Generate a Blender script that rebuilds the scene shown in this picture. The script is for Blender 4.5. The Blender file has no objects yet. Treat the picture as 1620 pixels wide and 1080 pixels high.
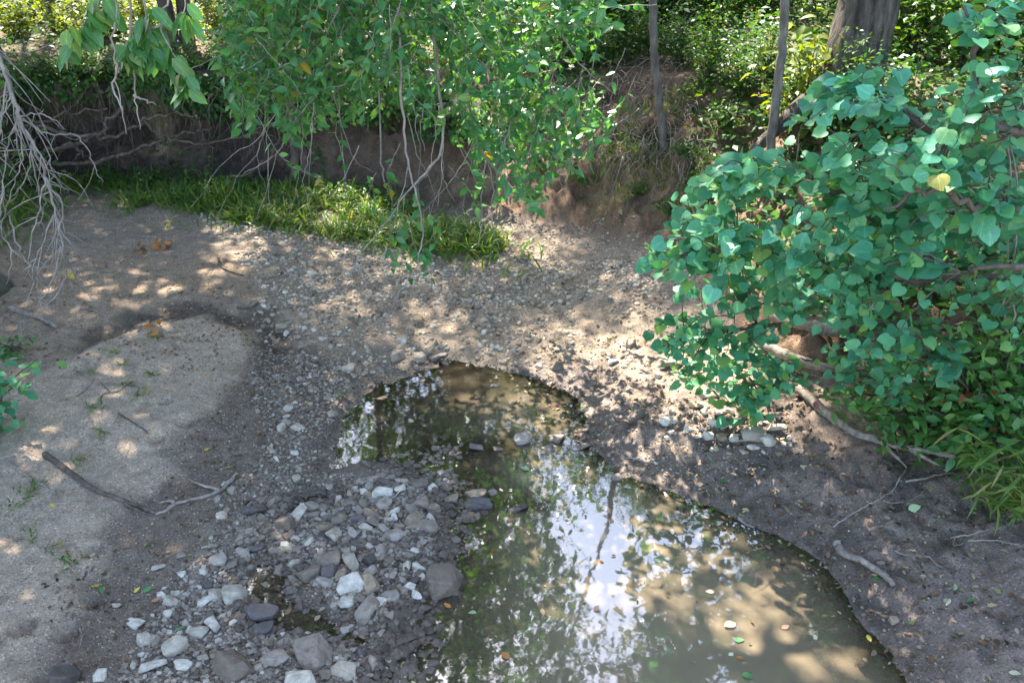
import bpy, bmesh, math, random
import numpy as np
from mathutils import Vector, Matrix
R = math.radians
rng = np.random.default_rng(11)
random.seed(11)
scene = bpy.context.scene
col = scene.collection

# ------------------------------------------------------------------ camera, sky, sun, exposure
PW, PH, F = 1620, 1080, 1400.0
CAM_H, PITCH = 3.5, R(27)
cd = bpy.data.cameras.new('camera'); cam = bpy.data.objects.new('camera', cd); col.objects.link(cam)
cam.location = (0, 0, CAM_H); cam.rotation_euler = (R(90) - PITCH, 0, 0)
cd.sensor_width = 36; cd.lens = 36 * F / PW; cd.clip_end = 2000; cd.clip_start = 0.05
scene.camera = cam

SUN_EL, SUN_AZ = R(56), R(-22)          # azimuth from +Y, negative = to the left
to_sun = Vector((math.sin(SUN_AZ) * math.cos(SUN_EL), math.cos(SUN_AZ) * math.cos(SUN_EL), math.sin(SUN_EL)))
world = bpy.data.worlds.new('World'); scene.world = world; world.use_nodes = True
wn, wl = world.node_tree.nodes, world.node_tree.links
bg = wn['Background']; bg.inputs[1].default_value = 0.15
sky = wn.new('ShaderNodeTexSky'); sky.sky_type = 'NISHITA'; sky.sun_disc = False
sky.sun_elevation = SUN_EL; sky.sun_rotation = SUN_AZ; sky.dust_density = 1.2; sky.air_density = 1.0; sky.ozone_density = 1.0
wl.new(sky.outputs[0], bg.inputs[0])
sd = bpy.data.lights.new('sun', 'SUN'); sd.energy = 4.6; sd.angle = R(0.53); sd.color = (1.0, 0.93, 0.82)
sun = bpy.data.objects.new('sun', sd); col.objects.link(sun)
sun.rotation_euler = (-to_sun).to_track_quat('-Z', 'Y').to_euler(); sun.location = to_sun * 40
scene.view_settings.view_transform = 'Standard'; scene.view_settings.look = 'None'
scene.view_settings.exposure = 2.55; scene.view_settings.gamma = 1.0
scene.view_settings.use_curve_mapping = False
scene.render.engine = 'CYCLES'
cy = scene.cycles
cy.max_bounces = 6; cy.diffuse_bounces = 4; cy.glossy_bounces = 3; cy.transmission_bounces = 4; cy.transparent_max_bounces = 6
cy.caustics_reflective = False; cy.caustics_refractive = False
cy.sample_clamp_indirect = 4.0
try:
    cy.use_denoising = True; cy.denoiser = 'OPENIMAGEDENOISE'
except Exception:
    pass

# ------------------------------------------------------------------ helpers: photo pixels to real places
FWD = np.array([0, math.cos(PITCH), -math.sin(PITCH)]); UP = np.array([0, math.sin(PITCH), math.cos(PITCH)])
def ray(u, v):
    return np.array([1., 0, 0]) * ((u - PW / 2) / F) + UP * (-(v - PH / 2) / F) + FWD
def G(u, v, z=0.0):
    d = ray(u, v); t = (z - CAM_H) / d[2]
    return np.array([0, 0, CAM_H]) + d * t
def at(u, v, Y):
    d = ray(u, v); return np.array([0, 0, CAM_H]) + d * (Y / d[1])
def GP(pix, z=0.1):
    return np.array([G(u, v, z)[:2] for u, v in pix])

# value noise
_perm = rng.permutation(4096).astype(np.int64)
_val = rng.random(4096)
def vnoise(x, y, seed=0):
    xi = np.floor(x).astype(np.int64); yi = np.floor(y).astype(np.int64)
    fx = x - xi; fy = y - yi
    fx = fx * fx * (3 - 2 * fx); fy = fy * fy * (3 - 2 * fy)
    def h(a, b): return _val[_perm[(_perm[(a + seed * 131) & 4095] + b) & 4095]]
    a = h(xi, yi); b = h(xi + 1, yi); c = h(xi, yi + 1); d = h(xi + 1, yi + 1)
    return (a * (1 - fx) + b * fx) * (1 - fy) + (c * (1 - fx) + d * fx) * fy
def fbm(x, y, f=1.0, o=4, seed=0, gain=0.5):
    r = 0; a = 1; s = 0
    for k in range(o):
        r = r + a * (vnoise(x * f, y * f, seed + k) - .5); s += a; a *= gain; f *= 2.03
    return r / s * 2
def sstep(a, b, x):
    t = np.clip((x - a) / (b - a), 0, 1); return t * t * (3 - 2 * t)
def sdf(X, Y, poly):
    """signed distance to a polygon, negative inside"""
    n = len(poly); d2 = np.full(X.shape, 1e9); inside = np.zeros(X.shape, bool)
    for i in range(n):
        ax, ay = poly[i]; bx, by = poly[(i + 1) % n]
        ex, ey = bx - ax, by - ay
        t = np.clip(((X - ax) * ex + (Y - ay) * ey) / (ex * ex + ey * ey + 1e-12), 0, 1)
        dx = X - ax - t * ex; dy = Y - ay - t * ey
        d2 = np.minimum(d2, dx * dx + dy * dy)
        c = ((ay > Y) != (by > Y))
        with np.errstate(divide='ignore', invalid='ignore'):
            xi = ex * (Y - ay) / (ey if abs(ey) > 1e-12 else 1e-12) + ax
        inside ^= c & (X < xi)
    d = np.sqrt(d2)
    return np.where(inside, -d, d)

# ------------------------------------------------------------------ mesh builder
class MB:
    def __init__(s): s.V = []; s.L = []; s.C = []; s.T = []; s.n = 0
    def add(s, V, faces, tint=0.5):
        V = np.asarray(V, float)
        s.V.append(V)
        cnt = np.array([len(f) for f in faces], np.int32)
        s.L.append(np.concatenate([np.asarray(f, np.int64) for f in faces]) + s.n); s.C.append(cnt)
        s.T.append(np.full(len(V), tint) if np.isscalar(tint) else np.asarray(tint)); s.n += len(V)
    def batch(s, V, faces, tint):
        k, m, _ = V.shape
        if k == 0: return
        cnt = np.array([len(f) for f in faces], np.int32); idx = np.concatenate([np.asarray(f, np.int64) for f in faces])
        off = s.n + np.arange(k, dtype=np.int64) * m
        s.V.append(V.reshape(-1, 3)); s.L.append((idx[None] + off[:, None]).ravel()); s.C.append(np.tile(cnt, k))
        s.T.append(np.repeat(tint, m)); s.n += k * m
    def tube(s, P, rad, sides=6, tint=0.5, rough=0.0, cap=True):
        P = np.asarray(P, float); n = len(P); rad = np.broadcast_to(np.asarray(rad, float), (n,))
        T = np.gradient(P, axis=0); T /= np.linalg.norm(T, axis=1)[:, None] + 1e-9
        ref = np.array([0.31, 0.52, 0.8]); N = np.cross(T[0], ref)
        if np.linalg.norm(N) < 1e-3: N = np.cross(T[0], [1, 0, 0])
        N /= np.linalg.norm(N); rings = []
        for i in range(n):
            N = N - T[i] * N.dot(T[i]); N /= np.linalg.norm(N) + 1e-9; B = np.cross(T[i], N)
            a = np.arange(sides) * 2 * math.pi / sides
            r = rad[i] * (1 + rough * (rng.random(sides) - .5) * 2) if rough else rad[i]
            rings.append(P[i] + np.outer(np.cos(a) * r, N) + np.outer(np.sin(a) * r, B))
        V = np.concatenate(rings); Fc = []
        for i in range(n - 1):
            for k in range(sides):
                k2 = (k + 1) % sides
                Fc.append((i * sides + k, i * sides + k2, (i + 1) * sides + k2, (i + 1) * sides + k))
        if cap:
            Fc.append(tuple(range(sides - 1, -1, -1))); Fc.append(tuple(range((n - 1) * sides, n * sides)))
        s.add(V, Fc, tint)
    def mesh(s, name, mat, smooth=True, tint=True, colors=None):
        me = bpy.data.meshes.new(name)
        V = np.concatenate(s.V); L = np.concatenate(s.L); C = np.concatenate(s.C)
        me.vertices.add(len(V)); me.vertices.foreach_set('co', V.astype(np.float32).ravel())
        me.loops.add(len(L)); me.loops.foreach_set('vertex_index', L.astype(np.int32))
        me.polygons.add(len(C)); st = np.concatenate([[0], np.cumsum(C)[:-1]])
        me.polygons.foreach_set('loop_start', st.astype(np.int32)); me.polygons.foreach_set('loop_total', C)
        me.polygons.foreach_set('use_smooth', np.full(len(C), smooth))
        if tint:
            a = me.attributes.new('tint', 'FLOAT', 'POINT'); a.data.foreach_set('value', np.concatenate(s.T).astype(np.float32))
        me.update(calc_edges=True); me.validate()
        if mat: me.materials.append(mat)
        return me

def tag(o, label=None, cat=None, group=None, kind=None):
    if label: o['label'] = label
    if cat: o['category'] = cat
    if group: o['group'] = group
    if kind: o['kind'] = kind
    return o
def link(name, me, parent=None, loc=None):
    o = bpy.data.objects.new(name, me); col.objects.link(o)
    if parent is not None: o.parent = parent
    if loc is not None: o.location = loc
    return o
def empty(name, loc, label, cat, group=None, kind=None):
    o = bpy.data.objects.new(name, None); col.objects.link(o); o.location = loc; o.empty_display_size = 0.1
    return tag(o, label, cat, group, kind)
def part(name, mb, mat, parent, smooth=True, kind=None):
    """mesh built in world coordinates, hung under its thing's Empty (no rotation, no scale)"""
    off = np.array(parent.matrix_basis.translation)
    if parent.parent: off = off + np.array(parent.parent.matrix_basis.translation)
    for i in range(len(mb.V)): mb.V[i] = mb.V[i] - off
    o = link(name, mb.mesh(name, mat, smooth), parent)
    if kind: o['kind'] = kind
    return o
def spline(P, n=6, jit=0.0):
    """Catmull-Rom through the points"""
    P = np.asarray(P, float); Q = np.vstack([2 * P[0] - P[1], P, 2 * P[-1] - P[-2]]); out = []
    for i in range(1, len(Q) - 2):
        for k in range(n):
            t = k / n
            out.append(0.5 * ((2 * Q[i]) + (-Q[i - 1] + Q[i + 1]) * t + (2 * Q[i - 1] - 5 * Q[i] + 4 * Q[i + 1] - Q[i + 2]) * t * t + (-Q[i - 1] + 3 * Q[i] - 3 * Q[i + 1] + Q[i + 2]) * t ** 3))
    out.append(P[-1]); out = np.array(out)
    if jit: out[1:-1] += rng.normal(0, jit, out[1:-1].shape)
    return out
def norm(a): return a / (np.linalg.norm(a, axis=-1, keepdims=True) + 1e-9)

# ------------------------------------------------------------------ materials
def new_mat(name):
    m = bpy.data.materials.new(name); m.use_nodes = True
    nt = m.node_tree; nt.nodes.clear()
    out = nt.nodes.new('ShaderNodeOutputMaterial')
    return m, nt, nt.nodes, nt.links, out
def ramp(nodes, stops):
    r = nodes.new('ShaderNodeValToRGB'); e = r.color_ramp.elements
    while len(e) < len(stops): e.new(0.5)
    for k, (p, c) in enumerate(stops): e[k].position = p; e[k].color = (*c, 1)
    return r
def noise_node(nodes, links, vec, scale, detail=4, rough=0.6):
    n = nodes.new('ShaderNodeTexNoise'); n.inputs['Scale'].default_value = scale; n.inputs['Detail'].default_value = detail; n.inputs['Roughness'].default_value = rough
    if vec: links.new(vec, n.inputs['Vector'])
    return n
def mixc(nodes, links, a, b, fac, mode='MIX'):
    m = nodes.new('ShaderNodeMix'); m.data_type = 'RGBA'; m.blend_type = mode
    for s, v in ((m.inputs[6], a), (m.inputs[7], b), (m.inputs[0], fac)):
        if hasattr(v, 'is_linked'): links.new(v, s)
        elif isinstance(v, (int, float)): s.default_value = v
        else: s.default_value = (*v, 1)
    return m.outputs[2]
def maprange(nodes, links, v, a, b, c, d):
    m = nodes.new('ShaderNodeMapRange'); links.new(v, m.inputs[0])
    for i, x in enumerate((a, b, c, d)): m.inputs[i + 1].default_value = x
    return m.outputs[0]

def leaf_mat(name, stops, mode='attr', rough=0.42, trans=0.35, tcol=(1.25, 1.25, 0.5), spec=0.5, rib=False):
    m, nt, N, Lk, out = new_mat(name)
    if mode == 'attr':
        a = N.new('ShaderNodeAttribute'); a.attribute_name = 'tint'; fac = a.outputs['Fac']
    else:
        a = N.new('ShaderNodeObjectInfo'); fac = a.outputs['Random']
    tc = N.new('ShaderNodeTexCoord')
    r = ramp(N, stops); Lk.new(fac, r.inputs[0]); c = r.outputs[0]
    nz = noise_node(N, Lk, tc.outputs['Object'], 9 if mode == 'attr' else 4, 3)
    c = mixc(N, Lk, c, mixc(N, Lk, c, (1.35, 1.3, .9), 1.0, 'MULTIPLY'), maprange(N, Lk, nz.outputs[0], .42, .68, 0, 1))
    if rib:
        sp = noise_node(N, Lk, tc.outputs['Object'], 6.5, 2)
        if mode != 'attr':
            add = N.new('ShaderNodeVectorMath'); add.operation = 'ADD'; cmb = N.new('ShaderNodeCombineXYZ')
            ml = N.new('ShaderNodeMath'); ml.operation = 'MULTIPLY'; ml.inputs[1].default_value = 37.0; Lk.new(fac, ml.inputs[0]); Lk.new(ml.outputs[0], cmb.inputs[0]); Lk.new(ml.outputs[0], cmb.inputs[2])
            Lk.new(tc.outputs['Object'], add.inputs[0]); Lk.new(cmb.outputs[0], add.inputs[1]); Lk.new(add.outputs[0], sp.inputs['Vector'])
        c = mixc(N, Lk, c, (.30, .27, .07), maprange(N, Lk, sp.outputs[0], .66, .74, 0, .8))
        if mode != 'attr':
            sx = N.new('ShaderNodeSeparateXYZ'); Lk.new(tc.outputs['Object'], sx.inputs[0])
            ab = N.new('ShaderNodeMath'); ab.operation = 'ABSOLUTE'; Lk.new(sx.outputs[0], ab.inputs[0])
            c = mixc(N, Lk, c, mixc(N, Lk, c, (1.7, 1.5, 1.5), 1.0, 'MULTIPLY'), maprange(N, Lk, ab.outputs[0], .012, .03, .8, 0))
            # side veins fan out from the petiole
            at2 = N.new('ShaderNodeMath'); at2.operation = 'ARCTAN2'; Lk.new(ab.outputs[0], at2.inputs[0]); Lk.new(sx.outputs[1], at2.inputs[1])
            sn = N.new('ShaderNodeMath'); sn.operation = 'SINE'; k = N.new('ShaderNodeMath'); k.operation = 'MULTIPLY'; k.inputs[1].default_value = 11.0
            Lk.new(at2.outputs[0], k.inputs[0]); Lk.new(k.outputs[0], sn.inputs[0])
            c = mixc(N, Lk, c, mixc(N, Lk, c, (1.5, 1.4, 1.4), 1.0, 'MULTIPLY'), maprange(N, Lk, sn.outputs[0], .93, 1.0, 0, .6))
    p = N.new('ShaderNodeBsdfPrincipled'); Lk.new(c, p.inputs['Base Color']); p.inputs['Roughness'].default_value = rough
    p.inputs['Specular IOR Level'].default_value = spec
    t = N.new('ShaderNodeBsdfTranslucent'); Lk.new(mixc(N, Lk, c, tcol, 1.0, 'MULTIPLY'), t.inputs[0])
    mx = N.new('ShaderNodeMixShader'); mx.inputs[0].default_value = trans
    Lk.new(p.outputs[0], mx.inputs[1]); Lk.new(t.outputs[0], mx.inputs[2]); Lk.new(mx.outputs[0], out.inputs[0])
    return m

def bark_mat(name, c1, c2, scale=14.0, zs=0.25, rough=0.9, bump=0.6, moss=None):
    m, nt, N, Lk, out = new_mat(name)
    tc = N.new('ShaderNodeTexCoord'); mp = N.new('ShaderNodeMapping'); mp.inputs['Scale'].default_value = (1, 1, zs)
    Lk.new(tc.outputs['Object'], mp.inputs[0])
    n1 = noise_node(N, Lk, mp.outputs[0], scale, 6, .7); n2 = noise_node(N, Lk, tc.outputs['Object'], scale * .22, 3)
    r = ramp(N, [(.38, c1), (.64, c2)]); Lk.new(n1.outputs[0], r.inputs[0]); c = r.outputs[0]
    c = mixc(N, Lk, c, mixc(N, Lk, c, (.55, .55, .55), 1.0, 'MULTIPLY'), maprange(N, Lk, n2.outputs[0], .35, .65, 0, 1))
    if moss: c = mixc(N, Lk, c, moss, maprange(N, Lk, n2.outputs[0], .5, .7, 0, .7))
    p = N.new('ShaderNodeBsdfPrincipled'); Lk.new(c, p.inputs['Base Color']); p.inputs['Roughness'].default_value = rough
    b = N.new('ShaderNodeBump'); b.inputs['Strength'].default_value = bump; b.inputs['Distance'].default_value = 0.05 if bump >= 1 else 0.02
    Lk.new(n1.outputs[0], b.inputs['Height']); Lk.new(b.outputs[0], p.inputs['Normal']); Lk.new(p.outputs[0], out.inputs[0])
    return m

def stone_mat(name, stops, mode='obj', rough=0.85, spec=.3):
    m, nt, N, Lk, out = new_mat(name)
    tc = N.new('ShaderNodeTexCoord'); geo = N.new('ShaderNodeNewGeometry')
    if mode == 'obj':
        a = N.new('ShaderNodeObjectInfo'); fac = a.outputs['Random']
    else:
        a = N.new('ShaderNodeAttribute'); a.attribute_name = 'tint'; fac = a.outputs['Fac']
    r = ramp(N, stops); Lk.new(fac, r.inputs[0]); c = r.outputs[0]
    n1 = noise_node(N, Lk, geo.outputs['Position'], 22, 6, .68); n2 = noise_node(N, Lk, geo.outputs['Position'], 90, 4, .6); n3 = noise_node(N, Lk, geo.outputs['Position'], 9, 3)
    c = mixc(N, Lk, c, mixc(N, Lk, c, (.55, .5, .46), 1.0, 'MULTIPLY'), maprange(N, Lk, n1.outputs[0], .44, .72, 0, 1))
    c = mixc(N, Lk, c, mixc(N, Lk, c, (1.25, 1.22, 1.16), 1.0, 'MULTIPLY'), maprange(N, Lk, n2.outputs[0], .5, .66, 0, .8))
    c = mixc(N, Lk, c, (.19, .13, .085), maprange(N, Lk, n3.outputs[0], .55, .72, 0, .55))
    p = N.new('ShaderNodeBsdfPrincipled'); Lk.new(c, p.inputs['Base Color']); p.inputs['Roughness'].default_value = rough; p.inputs['Specular IOR Level'].default_value = spec
    b = N.new('ShaderNodeBump'); b.inputs['Strength'].default_value = .55; b.inputs['Distance'].default_value = .01
    Lk.new(n1.outputs[0], b.inputs['Height']); Lk.new(b.outputs[0], p.inputs['Normal']); Lk.new(p.outputs[0], out.inputs[0])
    return m

M = {}
M['redbud'] = leaf_mat('redbud_leaf', [(0, (.035, .16, .09)), (.2, (.06, .26, .17)), (.6, (.11, .38, .265)), (.88, (.15, .42, .26)), (.95, (.20, .36, .10)), (1, (.34, .30, .08))], 'obj', .46, .32, (1.3, 1.4, .45), .5, True)
M['redbud_s'] = leaf_mat('redbud_leaf_mass', [(0, (.03, .14, .07)), (.35, (.06, .24, .13)), (.7, (.10, .31, .17)), (1, (.17, .31, .08))], 'attr', .5, .35, (1.4, 1.4, .4), .4)
M['elm'] = leaf_mat('drooping_leaf', [(0, (.03, .12, .04)), (.5, (.065, .21, .075)), (.93, (.13, .26, .065)), (1, (.28, .22, .04))], 'attr', .36, .40, (1.6, 1.5, .35), .45)
M['elm_o'] = leaf_mat('drooping_leaf_single', [(0, (.03, .125, .045)), (.5, (.07, .22, .085)), (.93, (.14, .27, .07)), (1, (.26, .21, .04))], 'obj', .34, .40, (1.6, 1.5, .35), .45, True)
M['near'] = leaf_mat('near_leaf', [(0, (.045, .15, .05)), (.6, (.07, .20, .07)), (1, (.13, .23, .05))], 'obj', .36, .42, (1.6, 1.5, .4), .55, True)
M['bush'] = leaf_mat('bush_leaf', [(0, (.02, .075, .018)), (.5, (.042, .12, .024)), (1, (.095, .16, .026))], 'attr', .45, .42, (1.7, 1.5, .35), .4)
M['bush_y'] = leaf_mat('sun_tinted_leaf', [(0, (.07, .13, .018)), (.5, (.12, .18, .022)), (1, (.20, .22, .035))], 'attr', .45, .52, (1.9, 1.6, .35), .4)  # sunlight painted into the leaf colour: yellower and brighter than the bush leaf
M['crown'] = leaf_mat('crown_leaf', [(0, (.025, .07, .016)), (.6, (.045, .11, .022)), (1, (.08, .14, .025))], 'attr', .45, .34, (1.6, 1.4, .35), .4)
M['shrub'] = leaf_mat('shrub_leaf', [(0, (.05, .16, .05)), (.5, (.085, .225, .065)), (.95, (.15, .26, .07)), (1, (.2, .06, .03))], 'attr', .38, .38, (1.5, 1.5, .4), .5)
M['grass'] = leaf_mat('grass_blade', [(0, (.05, .13, .03)), (.5, (.10, .19, .04)), (.85, (.19, .24, .06)), (1, (.36, .30, .13))], 'attr', .42, .45, (1.5, 1.5, .4), .4)
M['litter'] = leaf_mat('dead_leaf', [(0, (.06, .035, .02)), (.4, (.14, .08, .045)), (.7, (.25, .17, .1)), (.9, (.36, .28, .2)), (1, (.16, .22, .06))], 'attr', .7, .15, (1.2, 1, .7), .3)
for k, c in dict(tan=(.42, .30, .18), pale=(.60, .56, .42), yellow=(.50, .40, .07), green=(.09, .24, .09), orange=(.40, .17, .05), brown=(.17, .09, .05), pink=(.46, .26, .18), palegreen=(.34, .46, .26)).items():
    M['fallen_' + k] = leaf_mat('fallen_leaf_' + k, [(0, tuple(x * .85 for x in c)), (1, tuple(min(1, x * 1.15) for x in c))], 'obj', .5, .15, (1.1, 1.1, .7), .4)
M['twig'] = bark_mat('grey_twig_bark', (.26, .215, .18), (.46, .40, .35), 30, .3)
M['twig_d'] = bark_mat('brown_twig_bark', (.10, .075, .055), (.20, .155, .12), 30, .3)
M['bark'] = bark_mat('ridged_bark', (.035, .028, .022), (.20, .16, .125), 15, .16, bump=1.0)
M['bark_p'] = bark_mat('pale_bark', (.10, .085, .068), (.24, .205, .165), 16, .3, moss=(.09, .095, .05))
M['bark_s'] = bark_mat('sapling_bark', (.12, .10, .08), (.26, .22, .18), 22, .2)
M['root'] = bark_mat('exposed_root_bark', (.09, .066, .048), (.23, .17, .125), 22, .5)
M['stick'] = bark_mat('weathered_stick', (.27, .21, .165), (.50, .415, .335), 26, .4)
M['stone_pale'] = stone_mat('pale_limestone', [(0, (.36, .295, .22)), (.5, (.52, .45, .355)), (1, (.64, .58, .48))])
M['stone_grey'] = stone_mat('grey_limestone', [(0, (.17, .13, .098)), (.5, (.28, .225, .175)), (1, (.38, .325, .265))])
M['stone_tan'] = stone_mat('tan_sandstone', [(0, (.26, .20, .14)), (.5, (.34, .26, .18)), (1, (.40, .30, .19))])
M['stone_dark'] = stone_mat('dark_wet_stone', [(0, (.07, .056, .05)), (.5, (.11, .09, .082)), (1, (.15, .115, .10))], 'obj', .5, .5)
M['gravel'] = stone_mat('gravel_stone', [(0, (.09, .066, .05)), (.25, (.20, .155, .12)), (.5, (.32, .262, .20)), (.75, (.45, .385, .305)), (1, (.62, .55, .455))], 'attr')

# ------------------------------------------------------------------ terrain
pool1 = np.vstack([GP([(500, 750), (512, 700), (545, 645), (590, 603), (640, 582), (700, 572), (770, 578), (860, 602), (920, 625), (940, 650), (930, 680), (945, 712), (985, 752), (1100, 792), (1200, 832), (1285, 872), (1330, 915), (1375, 975), (1420, 1032), (1460, 1085)], 0.0),
                   [[2.7, 1.8], [3.0, -5], [-1.0, -5], [-.9, 2.2]],
                   GP([(575, 1085), (590, 1030), (625, 990), (645, 950), (690, 905), (697, 850), (690, 805), (700, 778), (650, 752), (575, 742)], 0.0)])
pool2 = GP([(445, 792), (485, 775), (535, 778), (530, 798), (470, 808)], 0.0)
pool3 = GP([(400, 890), (440, 880), (470, 912), (480, 955), (540, 985), (600, 1000), (590, 1030), (500, 1020), (440, 1000), (395, 985), (372, 945), (385, 910)], 0.0)
sandbar = np.vstack([GP([(-60, 690), (60, 620), (150, 570), (240, 532), (320, 514), (385, 530), (402, 555), (372, 600), (345, 640), (285, 690), (262, 720), (300, 745), (255, 775), (190, 800), (172, 850), (178, 885), (125, 915), (128, 955), (85, 1000), (50, 1050), (45, 1100)], .1), [[-2.4, 1.5], [-6, 1.5], [-6, 4]]])
mudchan = GP([(60, 640), (120, 590), (150, 545), (200, 515), (300, 492), (430, 500), (480, 540), (430, 600), (400, 540), (330, 510), (240, 527), (150, 565)], .1)
dampsand = GP([(330, 640), (400, 545), (520, 560), (560, 600), (520, 680), (420, 720), (330, 800), (300, 900), (240, 980), (140, 1090), (40, 1090), (90, 1000), (170, 890), (180, 800), (260, 740)], .1)
gravelP = GP([(300, 350), (420, 365), (600, 392), (830, 412), (1010, 430), (1060, 520), (1010, 580), (930, 600), (770, 572), (640, 572), (520, 650), (495, 740), (560, 745), (700, 775), (700, 900), (640, 990), (580, 1090), (150, 1090), (170, 1010), (300, 900), (330, 820), (420, 720), (400, 650), (400, 570), (380, 500), (350, 440)], .1)
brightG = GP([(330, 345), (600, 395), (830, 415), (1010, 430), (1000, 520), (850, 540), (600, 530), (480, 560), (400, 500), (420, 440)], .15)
mudR = np.vstack([GP([(770, 575), (930, 560), (1040, 600), (1150, 640), (1260, 640), (1400, 720), (1560, 745), (1640, 830), (1800, 1090), (1450, 1090), (1330, 915), (1200, 832), (985, 752), (935, 680), (930, 625)], .15)])
bankline = [G(u, v, .25)[:2] for u, v in [(-500, 330), (-200, 300), (0, 288), (130, 276), (300, 280), (450, 284), (560, 292), (660, 318), (740, 340), (850, 356), (960, 392), (1050, 425), (1120, 500), (1190, 590), (1270, 625), (1400, 695), (1540, 728), (1640, 790), (1800, 1000)]]
bankP = np.vstack([bankline, [[3.9, 1.0], [4.2, -8], [120, -8], [120, 160], [-120, 160], [-120, 14]]])
footprints = [(143, 864, .05), (146, 934, .055), (105, 988, .05), (40, 990, .055), (290, 667, .05), (265, 640, .04), (250, 695, .05)]

RIDGE1 = GP([(690, 712), (950, 700)], 0.0); RIDGE2 = GP([(680, 790), (840, 800)], 0.0)
def height(X, Y):
    X0, Y0 = X, Y
    wob = (fbm(X, Y, 2.2, 4, 3) * .09 + fbm(X, Y, 8, 3, 5) * .05) * (1 - .25 * sstep(.3, 1.2, X)) + fbm(X, Y, 15, 2, 4) * .02
    d1 = sdf(X, Y, pool1) + wob; d2 = np.minimum(sdf(X, Y, pool2), sdf(X, Y, pool3)) + wob * .9 + .05 * fbm(X, Y, 5, 3, 7)
    dp = np.minimum(d1, d2)
    rightness = sstep(0.5, 2.2, X)
    z = .014 + .26 * (1 - np.exp(-np.maximum(dp, 0) / 1.7)) + rightness * .20 * (1 - np.exp(-np.maximum(dp, 0) / .8))
    # left bank of the creek outside the frame
    z += .9 * sstep(-4.6, -7.0, X) * sstep(10.5, 8, Y)
    deep = .05 + .38 * sstep(-.65, .8, X - (Y - 4) * -.05)
    z = np.where(d1 < 0, -deep * (1 - np.exp(d1 / (.9 - .15 * rightness))) + .014 * np.exp(d1 / .05) + .03 * (1 - rightness) * fbm(X, Y, 7, 3, 6) * sstep(0, -.15, d1), z)
    z = np.where((d2 < 0) & (d1 >= 0), -.075 * (1 - np.exp(d2 / .12)) + .014 * np.exp(d2 / .06), z)
    for (a_, b_), wd in ((RIDGE1, .16), (RIDGE2, .14)):
        ex, ey = b_[0] - a_[0], b_[1] - a_[1]; tt = np.clip(((X - a_[0]) * ex + (Y - a_[1]) * ey) / (ex * ex + ey * ey), 0, 1)
        dr = np.hypot(X - a_[0] - tt * ex, Y - a_[1] - tt * ey); z = np.where(z < 0, z * (1 - .88 * np.exp(-(dr / wd) ** 2)), z)
    dry = sstep(.02, .25, dp)
    # sandbar: a low sheet with a crisp little edge
    ds = sdf(X, Y, sandbar) + fbm(X, Y, 5, 3, 8) * .05
    z += dry * .035 * sstep(.07, -.08, ds) + dry * .03 * sstep(-.1, -1.2, ds) + dry * sstep(0, -.2, ds) * (fbm(X, Y, 3.5, 3, 9) * .02 + fbm(X, Y, 14, 2, 10) * .008)
    dm = sdf(X, Y, mudchan); z -= dry * .05 * sstep(.12, -.15, dm)
    # lumps
    gmask = sstep(.15, -.1, sdf(X, Y, gravelP))
    z += dry * (fbm(X, Y, 1.1, 3, 20) * .045 + fbm(X, Y, 7, 3, 21) * .012 + gmask * fbm(X, Y, 16, 3, 22) * .018)
    mud = sstep(.2, -.2, sdf(X, Y, mudR))
    z += dry * mud * (fbm(X, Y, 4, 4, 25, .6) * .05 + np.abs(fbm(X, Y, 11, 3, 27)) * .05 + fbm(X, Y, 22, 2, 28) * .014)
    for u, v, r in footprints:
        c = G(u, v, .16); rr = np.hypot(X - c[0], (Y - c[1]) * .8)
        z += -.06 * np.exp(-(rr / r) ** 4) + .012 * np.exp(-((rr - r * 1.25) / (r * .35)) ** 2)
    # banks
    db = -sdf(X, Y, bankP) + fbm(X, Y, .9, 3, 30) * .22 + fbm(X, Y, 3.1, 3, 31) * .08
    left = sstep(.3, -1.8, X) * sstep(8, 9.5, Y)
    near = sstep(8.5, 6.0, Y)
    W = .42 * left + (1 - left) * (1.9 * (1 - near) + 1.5 * near)
    Ht = 1.22 * left + (1 - left) * (1.35 * (1 - near) + .75 * near)
    t = np.clip(db / W, 0, 1)
    prof = left * np.clip(.3 * t ** .8 + .7 * sstep(.35, .75, t), 0, 1) + (1 - left) * (t ** 1.15 * (1.25 - .25 * t))
    z += Ht * prof + np.maximum(db - W, 0) * .035 * np.exp(-np.maximum(db - W, 0) / 60)
    face = sstep(0, .15, t) * sstep(1.0, .7, t)
    z += face * (1 - left * .6) * (fbm(X, Y, 3.3, 4, 35, .6) * .22 + fbm(X, Y, 11, 3, 36) * .05)
    z += sstep(.9, 1, t) * fbm(X, Y, .5, 3, 38) * .15
    return z, dict(dp=dp, ds=ds, dm=dm, db=db, t=t, left=left, near=near, mud=mud, gm=gmask, d1=d1)

def graded(a, b, step, lo, hi, grow=1.16):
    c = list(np.arange(a, b + 1e-6, step)); s = step
    while c[-1] < hi: s *= grow; c.append(c[-1] + s)
    s = step
    while c[0] > lo: s *= grow; c.insert(0, c[0] - s)
    return np.array(c)
gx = graded(-5.2, 4.2, .024, -110, 110); gy = np.concatenate([graded(2.5, 8.0, .022, -12, 2.5 + .01), []])
gy = gy[gy <= 8.0]; gy = np.concatenate([gy, np.arange(8.03, 12.4, .03)]); s_ = .03
tail = [gy[-1]]
while tail[-1] < 150: s_ *= 1.12; tail.append(tail[-1] + s_)
gy = np.concatenate([gy, tail[1:]])
GX, GY = np.meshgrid(gx, gy)
GZ, A = height(GX, GY)

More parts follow.
